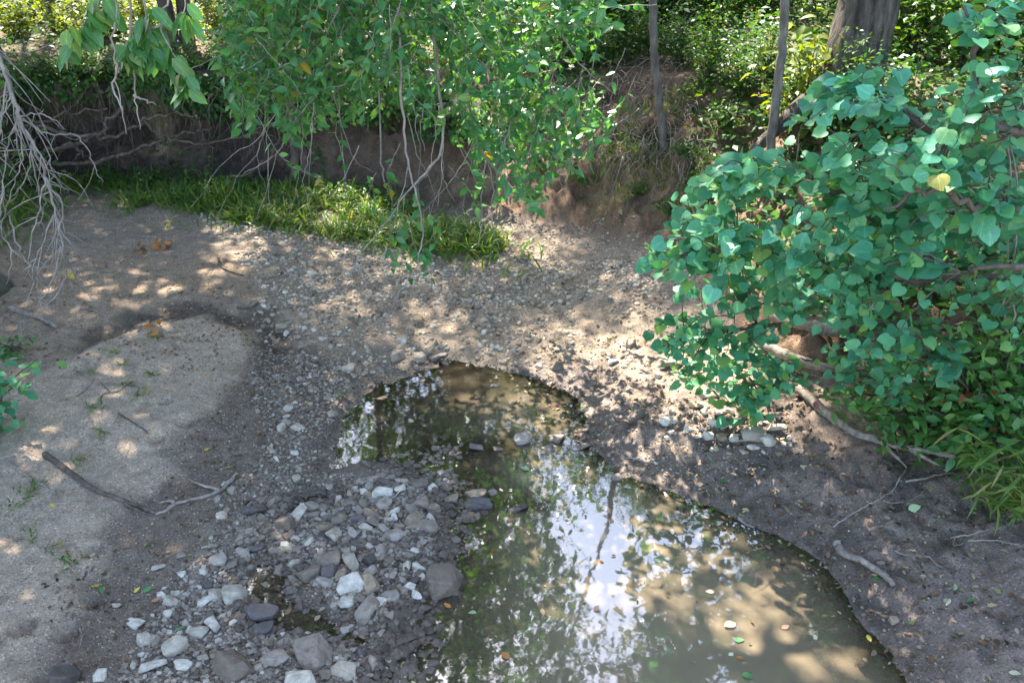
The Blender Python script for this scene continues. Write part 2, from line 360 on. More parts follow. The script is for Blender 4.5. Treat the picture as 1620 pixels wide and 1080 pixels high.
def hz(x, y):
    i = int(np.clip(np.searchsorted(gx, x) - 1, 0, len(gx) - 2)); j = int(np.clip(np.searchsorted(gy, y) - 1, 0, len(gy) - 2))
    fx = (x - gx[i]) / (gx[i + 1] - gx[i]); fy = (y - gy[j]) / (gy[j + 1] - gy[j])
    return float((GZ[j, i] * (1 - fx) + GZ[j, i + 1] * fx) * (1 - fy) + (GZ[j + 1, i] * (1 - fx) + GZ[j + 1, i + 1] * fx) * fy)
def hzv(X, Y, arr=None):
    arr = GZ if arr is None else arr
    i = np.clip(np.searchsorted(gx, X) - 1, 0, len(gx) - 2); j = np.clip(np.searchsorted(gy, Y) - 1, 0, len(gy) - 2)
    fx = (X - gx[i]) / (gx[i + 1] - gx[i]); fy = (Y - gy[j]) / (gy[j + 1] - gy[j])
    return (arr[j, i] * (1 - fx) + arr[j, i + 1] * fx) * (1 - fy) + (arr[j + 1, i] * (1 - fx) + arr[j + 1, i + 1] * fx) * fy
TT = np.linspace(3.2, 60, 3000)
def on(u, v, water=False):
    """the point of the ground (or water) that the photo shows at this pixel"""
    d = ray(u, v); P = np.array([0, 0, CAM_H]) + TT[:, None] * d
    g = hzv(P[:, 0], P[:, 1])
    if water: g = np.maximum(g, 0)
    k = int(np.argmax(P[:, 2] <= g))
    p = P[k].copy(); p[2] = g[k]; return p

# colours of the ground itself
def lerp(c, new, m): return c * (1 - m[..., None]) + np.asarray(new) * m[..., None]
n1 = fbm(GX, GY, 1.3, 4, 50); n2 = fbm(GX, GY, 6, 4, 51); n3 = fbm(GX, GY, 24, 3, 52)
C = np.zeros(GX.shape + (3,)) + np.array([.215, .175, .142])
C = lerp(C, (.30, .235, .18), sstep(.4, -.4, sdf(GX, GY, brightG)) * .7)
C = lerp(C, (.27, .205, .15), sstep(1.2, 2.5, A['dp']) * sstep(.5, -2.5, GX) * sstep(8.8, 8.0, GY))
C = lerp(C, (.16, .12, .095), sstep(.18, -.15, sdf(GX, GY, dampsand) + n2 * .15) * .85)
C = lerp(C, (.075, .06, .05), sstep(.12, -.1, A['dm'] + n2 * .15) * .85)
C = lerp(C, (.365, .288, .222), sstep(.10, -.09, A['ds'] + n2 * .14) * (1 - .12 * sstep(-.2, .4, n1)))
C = lerp(C, (.185, .142, .120), A['mud'])
C = lerp(C, (.085, .068, .060), A['mud'] * sstep(.05, .4, n2 + .45 * n1) * .8)
C = lerp(C, (.20, .155, .13), A['mud'] * sstep(.25, .5, fbm(GX, GY, 2.1, 3, 58)) * .6)
wet = sstep(.3, .0, A['dp'] + n2 * .14)
C = C * (1 - .34 * wet[..., None])
C = lerp(C, (.17, .13, .09), sstep(0.01, -.2, A['d1']))
bank = sstep(0.0, .12, A['t'])
soil = np.zeros_like(C) + np.array([.155, .10, .068]); soil = lerp(soil, (.22, .15, .10), sstep(.0, .4, n1 + .4 * n2)); soil = lerp(soil, (.09, .062, .046), sstep(.1, .4, n2))
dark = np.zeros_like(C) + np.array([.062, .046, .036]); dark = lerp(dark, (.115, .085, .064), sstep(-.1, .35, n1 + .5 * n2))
pl = on if False else None
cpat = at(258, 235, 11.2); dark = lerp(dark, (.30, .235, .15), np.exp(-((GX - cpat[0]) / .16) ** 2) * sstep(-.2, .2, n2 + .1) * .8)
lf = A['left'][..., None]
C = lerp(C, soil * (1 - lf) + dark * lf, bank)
C = lerp(C, (.10, .075, .05), sstep(.97, 1.0, A['t']) * .8)
C *= (1 + .16 * n3 + .12 * n2)[..., None] * np.array([1.03, 1.0, .93])
wetA = np.clip(wet * .8 + A['mud'] * .30 + .4 * sstep(.12, -.1, A['dm']), 0, 1)
sandA = sstep(.05, -.02, A['ds'])

g_mat, nt, N, Lk, out = new_mat('creek_ground')
geo = N.new('ShaderNodeNewGeometry')
ca = N.new('ShaderNodeAttribute'); ca.attribute_name = 'Col'; wa = N.new('ShaderNodeAttribute'); wa.attribute_name = 'wet'
na = noise_node(N, Lk, geo.outputs['Position'], 60, 5, .7); nb = noise_node(N, Lk, geo.outputs['Position'], 9, 6, .65)
vo = N.new('ShaderNodeTexVoronoi'); vo.inputs['Scale'].default_value = 110; Lk.new(geo.outputs['Position'], vo.inputs['Vector'])
vs = N.new('ShaderNodeSeparateColor'); Lk.new(vo.outputs['Color'], vs.inputs[0])
c = mixc(N, Lk, ca.outputs['Color'], (1.45, 1.42, 1.36), maprange(N, Lk, na.outputs[0], .5, .68, 0, 1), 'MULTIPLY')
c = mixc(N, Lk, c, (.62, .6, .58), maprange(N, Lk, nb.outputs[0], .48, .66, 0, .7), 'MULTIPLY')
c = mixc(N, Lk, c, (1.75, 1.7, 1.62), maprange(N, Lk, vs.outputs[0], .82, .95, 0, .75), 'MULTIPLY')
c = mixc(N, Lk, c, (.5, .47, .45), maprange(N, Lk, vs.outputs[1], .80, .95, 0, .75), 'MULTIPLY')
p = N.new('ShaderNodeBsdfPrincipled'); Lk.new(c, p.inputs['Base Color'])
Lk.new(maprange(N, Lk, wa.outputs['Fac'], 0, 1, .95, .42), p.inputs['Roughness']); p.inputs['Specular IOR Level'].default_value = .35
b1 = N.new('ShaderNodeBump'); b1.inputs['Strength'].default_value = .7; b1.inputs['Distance'].default_value = .012; Lk.new(na.outputs[0], b1.inputs['Height'])
b2 = N.new('ShaderNodeBump'); b2.inputs['Strength'].default_value = .5; b2.inputs['Distance'].default_value = .006; Lk.new(vo.outputs['Distance'], b2.inputs['Height']); Lk.new(b1.outputs[0], b2.inputs['Normal'])
Lk.new(b2.outputs[0], p.inputs['Normal']); Lk.new(p.outputs[0], out.inputs[0])

face = sstep(.05, .25, A['t']) * sstep(1.25, .8, A['db'] / .42) * A['left']
DY = GY + face * (fbm(GX, GZ * 1.3, 2.2, 4, 61, .62) * .38 + fbm(GX, GZ, 11, 3, 62) * .06 - .34 * sstep(.8, 1.25, GZ) + .16)
face2 = sstep(.05, .25, A['t']) * sstep(1.0, .8, A['t']) * (1 - A['left']) * (1 - A['near'])
DY = DY + face2 * (fbm(GX, GZ * 1.5, 2.6, 4, 63, .6) * .3)
mb = MB(); ny, nx = GX.shape
ii = (np.arange(ny - 1)[:, None] * nx + np.arange(nx - 1)[None]).ravel()
Q = np.stack([ii, ii + 1, ii + 1 + nx, ii + nx], 1)
mb.V.append(np.stack([GX.ravel(), DY.ravel(), GZ.ravel()], 1)); mb.L.append(Q.ravel()); mb.C.append(np.full(len(Q), 4, np.int32)); mb.T.append(np.zeros(GX.size))
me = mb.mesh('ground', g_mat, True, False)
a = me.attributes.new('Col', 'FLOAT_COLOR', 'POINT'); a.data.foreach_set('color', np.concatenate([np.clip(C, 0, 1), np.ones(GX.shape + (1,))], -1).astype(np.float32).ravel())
a = me.attributes.new('wet', 'FLOAT', 'POINT'); a.data.foreach_set('value', wetA.astype(np.float32).ravel())
tag(link('ground', me), 'creek bed of sand, gravel and mud rising to earth banks', None, None, 'structure')

# the cut bank itself: a lumpy undercut face with a folded lip, in front of the terrain step
bx_ = np.arange(-10.5, .55, .025); yf = np.array([gy[(gy > 8.6) & (GZ[:, int(np.clip(np.searchsorted(gx, x), 0, len(gx) - 1))] > .72)][0] for x in bx_])
ker = np.ones(15) / 15; yf = np.convolve(np.pad(yf, 7, mode='edge'), ker, 'valid')
sv = np.linspace(0, 1, 64); BX, SV = np.meshgrid(bx_, sv); YF = np.broadcast_to(yf, BX.shape)
ztop = np.array([hz(x, y + .55) for x, y in zip(bx_, yf)]) + .03 + .05 * fbm(bx_, bx_ * 0, 2.0, 3, 66)
zb_ = np.array([hz(x, y - .65) for x, y in zip(bx_, yf)]) - .03
up = np.clip(SV / .82, 0, 1); back = np.clip((SV - .82) / .18, 0, 1)
BZ = zb_ + (ztop - zb_) * up ** 1.15 + .02 * np.sin(back * 3.14)
prof_ = np.interp(up, [0, .1, .3, .55, .8, .93, 1.0], [-.62, -.36, -.14, .02, .02, -.10, -.16])
amp = sstep(0, .15, up) * (1 - back)
taper = sstep(.5, -.7, BX)
BY = YF + prof_ + back * .8 + amp * (fbm(BX, BZ * 1.2, 1.4, 3, 67, .6) * .30 + fbm(BX, BZ * 1.3, 5.5, 4, 68, .6) * .13 + fbm(BX, BZ, 20, 2, 69) * .035) + (1 - taper) * .5
BZ = BZ + amp * fbm(BX + 9, BZ, 6, 3, 64) * .05
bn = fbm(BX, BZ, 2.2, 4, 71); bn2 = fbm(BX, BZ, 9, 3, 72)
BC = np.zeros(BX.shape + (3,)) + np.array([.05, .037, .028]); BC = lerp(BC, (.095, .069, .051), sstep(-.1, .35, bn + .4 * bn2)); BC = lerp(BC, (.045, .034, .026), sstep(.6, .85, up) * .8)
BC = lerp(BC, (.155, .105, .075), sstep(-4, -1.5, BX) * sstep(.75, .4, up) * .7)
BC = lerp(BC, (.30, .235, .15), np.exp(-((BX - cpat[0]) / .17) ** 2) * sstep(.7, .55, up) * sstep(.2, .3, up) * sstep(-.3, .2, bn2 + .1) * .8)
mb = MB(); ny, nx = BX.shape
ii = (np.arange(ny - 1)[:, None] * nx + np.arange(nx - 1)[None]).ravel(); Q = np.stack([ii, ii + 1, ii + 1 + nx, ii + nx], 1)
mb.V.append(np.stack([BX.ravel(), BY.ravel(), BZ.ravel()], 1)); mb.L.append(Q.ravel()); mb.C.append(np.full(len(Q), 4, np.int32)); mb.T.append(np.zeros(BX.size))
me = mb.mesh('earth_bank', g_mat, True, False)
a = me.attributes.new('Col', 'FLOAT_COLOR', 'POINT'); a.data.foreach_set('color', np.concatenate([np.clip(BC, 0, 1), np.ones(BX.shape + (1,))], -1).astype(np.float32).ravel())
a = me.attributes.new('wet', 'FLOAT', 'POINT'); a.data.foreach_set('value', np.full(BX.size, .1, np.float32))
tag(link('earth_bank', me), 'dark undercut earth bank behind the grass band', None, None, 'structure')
def yface(x): return float(np.interp(x, bx_, yf))

# ------------------------------------------------------------------ water
wx = np.arange(-3.4, 3.6, .05); wy = np.arange(-5, 7.0, .05); WX, WY = np.meshgrid(wx, wy)
depth = np.maximum(-hzv(WX, WY), 0)
w_mat, nt, N, Lk, out = new_mat('murky_water')
da = N.new('ShaderNodeAttribute'); da.attribute_name = 'depth'; geo = N.new('ShaderNodeNewGeometry')
nz = noise_node(N, Lk, geo.outputs['Position'], 1.3, 4); nw = noise_node(N, Lk, geo.outputs['Position'], 5.5, 3, .5); ns = noise_node(N, Lk, geo.outputs['Position'], 160, 2)
ex = N.new('ShaderNodeMath'); ex.operation = 'MULTIPLY'; ex.inputs[1].default_value = -8.0; Lk.new(da.outputs['Fac'], ex.inputs[0])
e2 = N.new('ShaderNodeMath'); e2.operation = 'EXPONENT'; Lk.new(ex.outputs[0], e2.inputs[0])
opac = N.new('ShaderNodeMath'); opac.operation = 'SUBTRACT'; opac.inputs[0].default_value = 1.0; Lk.new(e2.outputs[0], opac.inputs[1])
silt = mixc(N, Lk, (.265, .205, .132), (.185, .146, .096), nz.outputs[0])
df = N.new('ShaderNodeBsdfDiffuse'); Lk.new(silt, df.inputs[0])
tr = N.new('ShaderNodeBsdfTransparent'); tr.inputs[0].default_value = (.92, .86, .74, 1)
m1 = N.new('ShaderNodeMixShader'); Lk.new(opac.outputs[0], m1.inputs[0]); Lk.new(tr.outputs[0], m1.inputs[1]); Lk.new(df.outputs[0], m1.inputs[2])
gl = N.new('ShaderNodeBsdfGlossy'); gl.inputs['Roughness'].default_value = .026
bp = N.new('ShaderNodeBump'); bp.inputs['Strength'].default_value = .03; bp.inputs['Distance'].default_value = .02; Lk.new(nw.outputs[0], bp.inputs['Height']); Lk.new(bp.outputs[0], gl.inputs['Normal'])
fr = N.new('ShaderNodeFresnel'); fr.inputs[0].default_value = 2.45
m2 = N.new('ShaderNodeMixShader'); Lk.new(fr.outputs[0], m2.inputs[0]); Lk.new(m1.outputs[0], m2.inputs[1]); Lk.new(gl.outputs[0], m2.inputs[2]); Lk.new(m2.outputs[0], out.inputs[0])
mb = MB(); ny, nx = WX.shape
ii = (np.arange(ny - 1)[:, None] * nx + np.arange(nx - 1)[None]).ravel(); Q = np.stack([ii, ii + 1, ii + 1 + nx, ii + nx], 1)
mb.V.append(np.stack([WX.ravel(), WY.ravel(), 0 * WX.ravel()], 1)); mb.L.append(Q.ravel()); mb.C.append(np.full(len(Q), 4, np.int32)); mb.T.append(np.zeros(WX.size))
me = mb.mesh('water', w_mat, True, False); a = me.attributes.new('depth', 'FLOAT', 'POINT'); a.data.foreach_set('value', depth.astype(np.float32).ravel())
tag(link('water', me), 'still brown pool of creek water reflecting sky and trees', None, None, 'structure')

# ------------------------------------------------------------------ leaf templates (length 1 along +y, normal +z)
def sym(mid, edge, faces_r, fold, droop, wav=0.0):
    nm = len(mid); ne = len(edge)
    V = [(0, y) for y in mid] + [(x, y) for x, y in edge] + [(-x, y) for x, y in edge]
    V = np.array([(x, y, fold * abs(x) - droop * y * y + wav * math.sin(9 * y) * abs(x)) for x, y in V])
    Fc = []
    for f in faces_r:
        r = [i if i >= 0 else None for i in f]
        a = [nm + (-i - 1) if i < 0 else i for i in f]; Fc.append(tuple(a))
        Fc.append(tuple(reversed([nm + ne + (-i - 1) if i < 0 else i for i in f])))
    return V, Fc
def heart(fold, droop, wav):
    return sym([0.06, .36, .68, 1.0], [(.22, -.06), (.45, .02), (.56, .25), (.52, .50), (.33, .76), (.11, .92)],
               [(0, -1, -2), (0, -2, -3, 1), (1, -3, -4, 2), (2, -4, -5), (2, -5, -6, 3)], fold, droop, wav)
HEART = [heart(.22, .18, .06), heart(-.12, .30, .05), heart(.08, .05, .10), heart(.35, .35, -.08)]
def oval(fold, droop, w=.27):
    return sym([0.0, .33, .68, 1.0], [(w * .78, .2), (w, .45), (w * .62, .75)], [(0, -1, -2, 1), (1, -2, -3, 2), (2, -3, 3)], fold, droop)
OVAL = [oval(.25, .12), oval(.4, .3), oval(.1, -.05), oval(.3, .45)]
RND = [oval(.15, .12, .36), oval(-.1, .25, .34)]
DIA = (np.array([(0, 0, 0), (.27, .45, .06), (0, 1, -.1), (-.27, .45, .06)], float), [(0, 1, 2, 3)])
BLADE = (np.array([(-.025, 0, 0), (.025, 0, 0), (-.05, .35, .02), (.05, .35, .02), (-.035, .7, -.06), (.035, .7, -.06), (0, 1, -.22)], float), [(0, 1, 3, 2), (2, 3, 5, 4), (4, 5, 6)])

def frames(d, n):
    d = norm(np.asarray(d, float)); x = norm(np.cross(d, n)); n = np.cross(x, d)
    return x, d, n
def place_leaves(mb, tmpl, P, D, Nn, L, tint):
    if len(P) == 0: return
    V, Fc = tmpl; x, d, n = frames(D, Nn)
    W = P[:, None] + L[:, None, None] * (V[None, :, 0, None] * x[:, None] + V[None, :, 1, None] * d[:, None] + V[None, :, 2, None] * n[:, None])
    mb.batch(W, Fc, tint)
def leaf_mesh(name, tmpl, mat):
    mb = MB(); mb.add(tmpl[0], tmpl[1]); return mb.mesh(name, mat)
def leaf_objs(meshes, P, D, Nn, L, parent, name='leaf'):
    x, d, n = frames(D, Nn); off = np.array(parent.location)
    for i in range(len(P)):
        o = bpy.data.objects.new(name, meshes[i % len(meshes)]); col.objects.link(o); o.parent = parent
        m = np.eye(4); m[:3, 0] = x[i] * L[i]; m[:3, 1] = d[i] * L[i]; m[:3, 2] = n[i] * L[i]; m[:3, 3] = P[i] - off
        o.matrix_basis = Matrix(m.tolist())

# ------------------------------------------------------------------ trees: shared crowns, every trunk its own
def make_crown(seed, nclus, nleaf, lsize, flat=1.0):
    """limbs and leaf clumps in a crown about 3 m in radius, from z=0 to z=6"""
    g = np.random.default_rng(seed); limb = MB(); lf = MB()
    ends = []
    limb.tube(spline([(0, 0, -.3), (.1, -.05, 1.6), (-.05, .1, 3.2), (.1, 0, 4.8)], 4), np.linspace(.16, .03, 13), 6)
    for k in range(11):
        a = k * 2.4 + g.random(); h = .2 + 4.0 * (k / 11); r = (2.6 - 1.3 * (k / 11)) * (.75 + .4 * g.random())
        e = np.array([math.cos(a) * r, math.sin(a) * r, h + .5 + g.random() * 1.2])
        pts = spline([(0, 0, h), e * [.4, .4, 0] + [0, 0, h + .45], e], 5, .04); limb.tube(pts, np.linspace(.08, .02, len(pts)), 5)
        ends.append(e)
        for q in range(5):
            t = pts[g.integers(3, len(pts))]; e2 = t + g.normal(0, .55, 3) + [0, 0, .2]
            limb.tube(spline([t, (t + e2) / 2 + g.normal(0, .08, 3), e2], 3), np.linspace(.025, .008, 7), 4); ends.append(e2)
    ends = np.array(ends); idx = g.integers(0, len(ends), nclus)
    for i in idx:
        c = ends[i] + g.normal(0, .35, 3); s = .22 + .2 * g.random(); n = int(nleaf * (.6 + .8 * g.random()))
        P = c + g.normal(0, 1, (n, 3)) * [s, s, s * .6]
        D = norm(g.normal(0, 1, (n, 3)) + [0, 0, -.5]); Nn = norm(g.normal(0, .6, (n, 3)) + [0, 0, 1])
        place_leaves(lf, DIA, P, D, Nn, lsize * (.7 + .6 * g.random(n)), np.clip(.5 + .25 * g.normal(0, 1, n), 0, 1))
    return limb.mesh('limbs', M['bark']), lf.mesh('crown', M['crown'])
CROWNS = [make_crown(s, 150, 44, .17) for s in (3, 5, 8)]
def tree(name, label, pts, r0, r1, crowns, mat='bark', group=None, flare=1.5, sides=10, more=None, jit=.005):
    base = np.array(pts[0], float); base[2] = hz(base[0], base[1]) - .08
    pts = [base] + [np.array(p, float) for p in pts[1:]]
    e = empty(name, tuple(base), label, 'tree', group)
    P = spline(pts, 8, jit); n = len(P)
    s = np.concatenate([[0], np.cumsum(np.linalg.norm(np.diff(P, axis=0), axis=1))])
    rad = r0 + (r1 - r0) * (s / s[-1]) + r0 * (flare - 1) * np.exp(-s / (r0 * 2.2))
    mb = MB(); mb.tube(P, rad, sides, rough=.05)
    if more:
        for q, ra, rb in more:
            q = spline(q, 6, jit); mb.tube(q, np.linspace(ra, rb, len(q)), 7, rough=.06)
    part('trunk', mb, M[mat], e)
    for k, (cx, cy_, cz, sc, rot) in enumerate(crowns):
        lm, cm = CROWNS[k % 3 if len(crowns) > 1 else int(abs(cx * 7 + cy_ * 3)) % 3]
        for nm, mm in (('limbs', lm), ('crown', cm)):
            o = link(nm, mm, e, (cx - base[0], cy_ - base[1], cz - base[2])); o.rotation_euler = (0, 0, rot); o.scale = (sc, sc, sc)
    return e
def tall(u, v, Y, lean=0.0, top=6.5, x=None):
    b = at(u, v, Y); return [b, b + [lean * .4, 0, 2], b + [lean, .1, top]]

b = at(283, 92, 12.7); b2 = b + [.16, .05, 0]
tree('twin_trunk_tree', 'dark tree with two joined trunks on top of the cut bank', [b + [-.05, 0, 0], b + [-.12, 0, 1.5], b + [-.5, .1, 7]], .10, .07, [(b[0] - .5, b[1], 7.4, .7, .4), (b[0] + 1.9, b[1] + .4, 7.3, .6, 2.4)], more=[([b2 + [-.02, 0, -.15], b2 + [.04, 0, 1.5], b2 + [.35, .2, 7]], .11, .06)], sides=9)  # second crown added out of view to shade the gravel
T = tall(331, 78, 14.2, .1); tree('slender_tree', 'slender grey tree just right of the twin trunks', T, .055, .04, [(T[2][0], T[2][1], 6.6, .3, 1.2)], 'bark_s', sides=8)
T = tall(192, 95, 13.4, -.2); tree('slender_tree', 'thin dark tree left of the twin trunks behind hanging twigs', T, .06, .04, [(T[2][0], T[2][1], 6.4, .5, 2.2)], sides=8)
T = tall(-2, 110, 11.8, -.3); tree('bank_tree', 'dark trunk at the left edge above the cut bank', T, .09, .06, [(T[2][0] - .3, T[2][1], 5.6, 1.3, .2)], sides=9)
b = on(1052, 236); tree('crooked_sapling', 'thin crooked sapling on the bare root hung slope', [b, at(1046, 185, b[1] + .05), at(1036, 95, b[1] + .1), at(1033, 20, b[1] + .1), at(1030, -300, b[1] + .3), at(1030, -600, 11), (.6, 9.6, 7.4)], .046, .03, [(.5, 9.3, 7.0, .5, .7)], 'bark_s', sides=8)  # trunk drawn up out of view to bear a crown added for shade
b = on(1212, 312); tree('leaning_sapling', 'grey barked sapling leaning in front of the big trunk', [b, at(1221, 215, b[1] + .05), at(1234, 110, b[1] + .1), at(1241, 0, b[1] + .2), at(1250, -300, b[1] + .5), at(1255, -620, 9.6), (2.0, 9.0, 7.2)], .042, .03, [(2.0, 9.0, 6.6, .62, 1.9)], 'bark_s', sides=9)  # upper trunk and crown out of view, shaped to shade the redbud
b = on(1325, 185)
tree('big_tree', 'massive old tree with ridged bark and spreading roots on right bank', [b + [0, 0, -.2], b + [.12, .05, .9], b + [.2, .1, 2.2], b + [.5, .3, 6]], .25, .22, [(b[0] + .6, b[1] + .5, 5.6, 1.45, .3), (b[0] + 2.6, b[1] - 1, 5.4, 1.0, 1.3)], flare=1.45, sides=22,
     more=[([b + [-.18, -.1, .3], b + [-.5, -.2, .05], b + [-.85, -.3, -.25]], .11, .035)])
for (u, v, Y, r, lab) in [(1112, 110, 14.5, .05, 'thin dark trunk in the shade right of the crooked sapling'), (1197, 62, 16, .045, 'thin trunk standing before the bright clearing'), (1372, 110, 11.6, .04, 'thin pale stem just right of the massive trunk'), (420, 60, 15.5, .05, 'thin trunk in sunny woods behind the hanging branches'), (60, 60, 15, .05, 'thin trunk in sunny woods at upper left'), (560, 60, 14.2, .06, 'thin trunk in the woods hidden behind the densest hanging leaves'), (95, 70, 13.8, .07, 'dark trunk in the woods right of the left edge trunk'), (232, 70, 14.6, .05, 'dark slim trunk just left of the twin trunks'), (357, 62, 15.2, .045, 'dark slim trunk right of the slender grey tree'), (745, 70, 15.4, .06, 'thin trunk in the woods right behind the forked hanging wand'), (385, 40, 17, .07, 'distant trunk between twin trunks and hanging branches'), (130, 40, 18, .07, 'distant trunk in the sunny woods at upper left')]:
    T = tall(u, v, Y, (random.random() - .5) * .4); tree('woodland_tree', lab, T, r, r * .7, [(T[2][0], T[2][1], 6.5, .3, random.random() * 6)] + ([(T[2][0] + 1.6, T[2][1] - .9, 7.6, .5, 1.1)] if u == 560 else [(T[2][0] + .2, T[2][1] - .4, 6.9, .55, .6)] if u == 745 else []), sides=7)  # two trunks get a further unseen crown, added to shade gravel and slope
# trees out of the frame whose crowns shade the creek and show in the water
off = [(-7.4, 4.6, 5.0, 1.35), (-8.6, 8.6, 5.6, 1.6), (-10.5, 13, 5.5, 1.5), (-6.6, 1.4, 5.2, 1.2), (6.8, 7.4, 4.6, 1.25), (7.6, 3.2, 4.8, 1.2), (8.5, 13.0, 5.0, 1.4), (6.5, 22, 4.8, 1.5), (-4.5, 26, 5.0, 1.7), (12.5, 20, 5, 1.7), (-14, 24, 5, 1.8), (1.2, 30, 4.5, 1.8), (-12.5, 6, 6, 1.8), (-10, 31, 5, 2.0), (9, 31, 5, 2.0), (3.4, 24, 6.5, 1.35), (-1.6, 21.5, 7.0, 1.15), (1.3, 26, 8.5, 1.2)]
for k, (x, y, z, s) in enumerate(off):
    tree('creekside_tree', 'tall leafy tree beside the creek' + (', mirrored in the pool' if y > 18 else ', shading the left bank' if x < 0 else ', shading the right bank'), [(x, y, 0), (x + .1, y, 3), (x, y + .1, z + 1.2)], .16 * s, .09 * s, [(x, y, z, s, k * 1.3)], group='trees around the creek', sides=8)

# ------------------------------------------------------------------ the tree that hangs over the creek
tb = np.array([-5.03, 7.35, 0]); tb[2] = hz(tb[0], tb[1])
ot = empty('overhanging_tree', tuple(tb), 'pale barked tree at left edge with leafy branches drooping over the creek', 'tree')
mb = MB()
P = spline([tb + [.12, 0, -.1], tb + [.02, .05, .5], tb + [-.25, .1, 1.6], tb + [-.2, 0, 3.2], tb + [.2, -.1, 5.2]], 8, .01)
mb.tube(P, .21 + .16 * np.exp(-np.linspace(0, 5, len(P)) * 3) - .02 * np.linspace(0, 5, len(P)), 14, rough=.06)
for q, ra in [([tb + [.12, -.1, .2], tb + [.3, -.3, .04], tb + [.5, -.5, -.12]], .09), ([tb + [0, -.2, .3], tb + [.1, -.6, .05], tb + [.15, -.9, -.12]], .1)]:
    q = spline(q, 6, .01); mb.tube(q, np.linspace(ra, .035, len(q)), 8, rough=.08)
part('trunk', mb, M['bark_p'], ot)
mb = MB()
limbA = spline([tb + [-.2, 0, 3.2], tb + [1.2, -.2, 4.6], tb + [3.2, -.6, 4.9], (-.3, 6.2, 4.7), (.8, 6.0, 4.0)], 8, .02)
mb.tube(limbA, np.linspace(.13, .03, len(limbA)), 8)
limbB = spline([tb + [0, 0, 3.8], tb + [1.0, -1.4, 4.5], (-2.6, 4.0, 4.3), (-1.9, 3.4, 3.7)], 8, .02)
mb.tube(limbB, np.linspace(.09, .02, len(limbB)), 7)
limbC = spline([tb + [.1, 0, 4.4], tb + [1.5, .3, 6.2], (-1.4, 7.2, 7.2)], 8, .02); mb.tube(limbC, np.linspace(.12, .03, len(limbC)), 7)
part('limbs', mb, M['bark_p'], ot)
for k, (x, y, z, s, ro) in enumerate([(-4.9, 7.6, 5.4, 1.05, .5), (-2.5, 8.1, 6.4, .75, 2.1), (-5.9, 6.0, 5.0, .9, 4.0), (-.9, 7.6, 6.7, .62, 3.0), (-3.6, 10.0, 6.6, .7, 1.0)]):  # unseen crowns, placed to shade the creek bed
    for nm, mm in (('limbs', CROWNS[k % 3][0]), ('crown', CROWNS[k % 3][1])):
        o = link(nm, mm, ot, (x - tb[0], y - tb[1], z - tb[2])); o.rotation_euler = (0, 0, ro); o.scale = (s, s, s)

# drooping branches: bare grey wands, drawn where the photo shows them
tw = MB(); WSC = .72
def wand(pix, Y, r0, r1, jit=.005, Y2=None):
    n = len(pix); Ys = np.linspace(Y, Y if Y2 is None else Y2, n)
    if jit > .006: jit = .006
    P = spline([at(u, v, y) for (u, v), y in zip(pix, Ys)], 5, jit); tw.tube(P, np.linspace(r0, r1, len(P)) * WSC, 5); return P
W = []
W.append(wand([(640, -260), (675, -80), (682, 0), (697, 60), (722, 110), (738, 150), (748, 205), (770, 250), (800, 285), (812, 300)], 6.3, .024, .006))
W.append(wand([(770, 250), (764, 300), (762, 345), (757, 390)], 6.3, .009, .004)); W.append(wand([(770, 250), (780, 290), (778, 350), (790, 395)], 6.3, .008, .003))
W.append(wand([(670, -200), (688, 60), (693, 130), (702, 190), (697, 240), (672, 275), (648, 300), (612, 350), (575, 395), (545, 455)], 6.0, .02, .003))
W.append(wand([(697, 240), (703, 285), (720, 320)], 6.0, .006, .002)); W.append(wand([(700, 280), (692, 325)], 6.0, .004, .002))
W.append(wand([(620, -200), (632, 60), (637, 190), (647, 265), (662, 320), (669, 370), (660, 420), (640, 450), (598, 520)], 5.9, .016, .003))
W.append(wand([(645, 265), (630, 330), (618, 370), (600, 420)], 5.9, .006, .002))
W.append(wand([(590, -150), (602, 210), (607, 280), (620, 310), (618, 350)], 6.2, .012, .003))
W.append(wand([(680, 130), (668, 180), (667, 210), (672, 240)], 6.4, .006, .003))
W.append(wand([(540, -120), (505, 0), (490, 40), (470, 90), (445, 120), (455, 170), (460, 200), (440, 240), (410, 262), (385, 275)], 6.9, .02, .004))
W.append(wand([(440, -160), (437, 0), (455, 25), (480, 20), (505, -5)], 6.8, .012, .004))
W.append(wand([(560, -120), (568, 20), (560, 60)], 6.0, .012, .004)); W.append(wand([(800, -200), (800, 10), (815, 40), (825, 62), (850, 120)], 6.6, .016, .004))
W.append(wand([(720, -200), (745, 0), (760, 80), (790, 190), (810, 260), (850, 330)], 6.5, .012, .003)); W.append(wand([(860, -150), (880, 20), (910, 90), (950, 130), (975, 150)], 6.6, .014, .003))
W.append(wand([(420, -100), (415, 60), (400, 130), (385, 190)], 6.9, .01, .003)); W.append(wand([(520, -100), (530, 80), (540, 200), (545, 300)], 6.4, .01, .003))
W.append(wand([(780, -200), (850, 30), (870, 150), (880, 260), (900, 330)], 6.9, .012, .003)); W.append(wand([(600, 340), (640, 380), (655, 420)], 6.3, .004, .002))
for k in range(20):
    u = rng.uniform(400, 900); v = rng.uniform(170, 300); du = rng.normal(-10, 60)
    W.append(wand([(u, v - 60), (u + du * .3, v), (u + du * .6, v + rng.uniform(25, 50)), (u + du + rng.normal(0, 10), v + rng.uniform(60, 120))], rng.uniform(5.8, 6.6), .005, .0015))
limb_pts = limbA[16:]
wander = np.concatenate([w[4:] for w in W])
massP = [(350, -30), (372, 190), (395, 215), (415, 150), (440, 120), (455, 240), (490, 250), (520, 300), (560, 285), (585, 320), (640, 300), (650, 230), (690, 215), (705, 250), (735, 230), (750, 330), (800, 325), (850, 345), (900, 300), (930, 235), (985, 120), (960, -30)]
mp_ = np.array(massP, float)
LP, LD, LN, LL = [], [], [], []
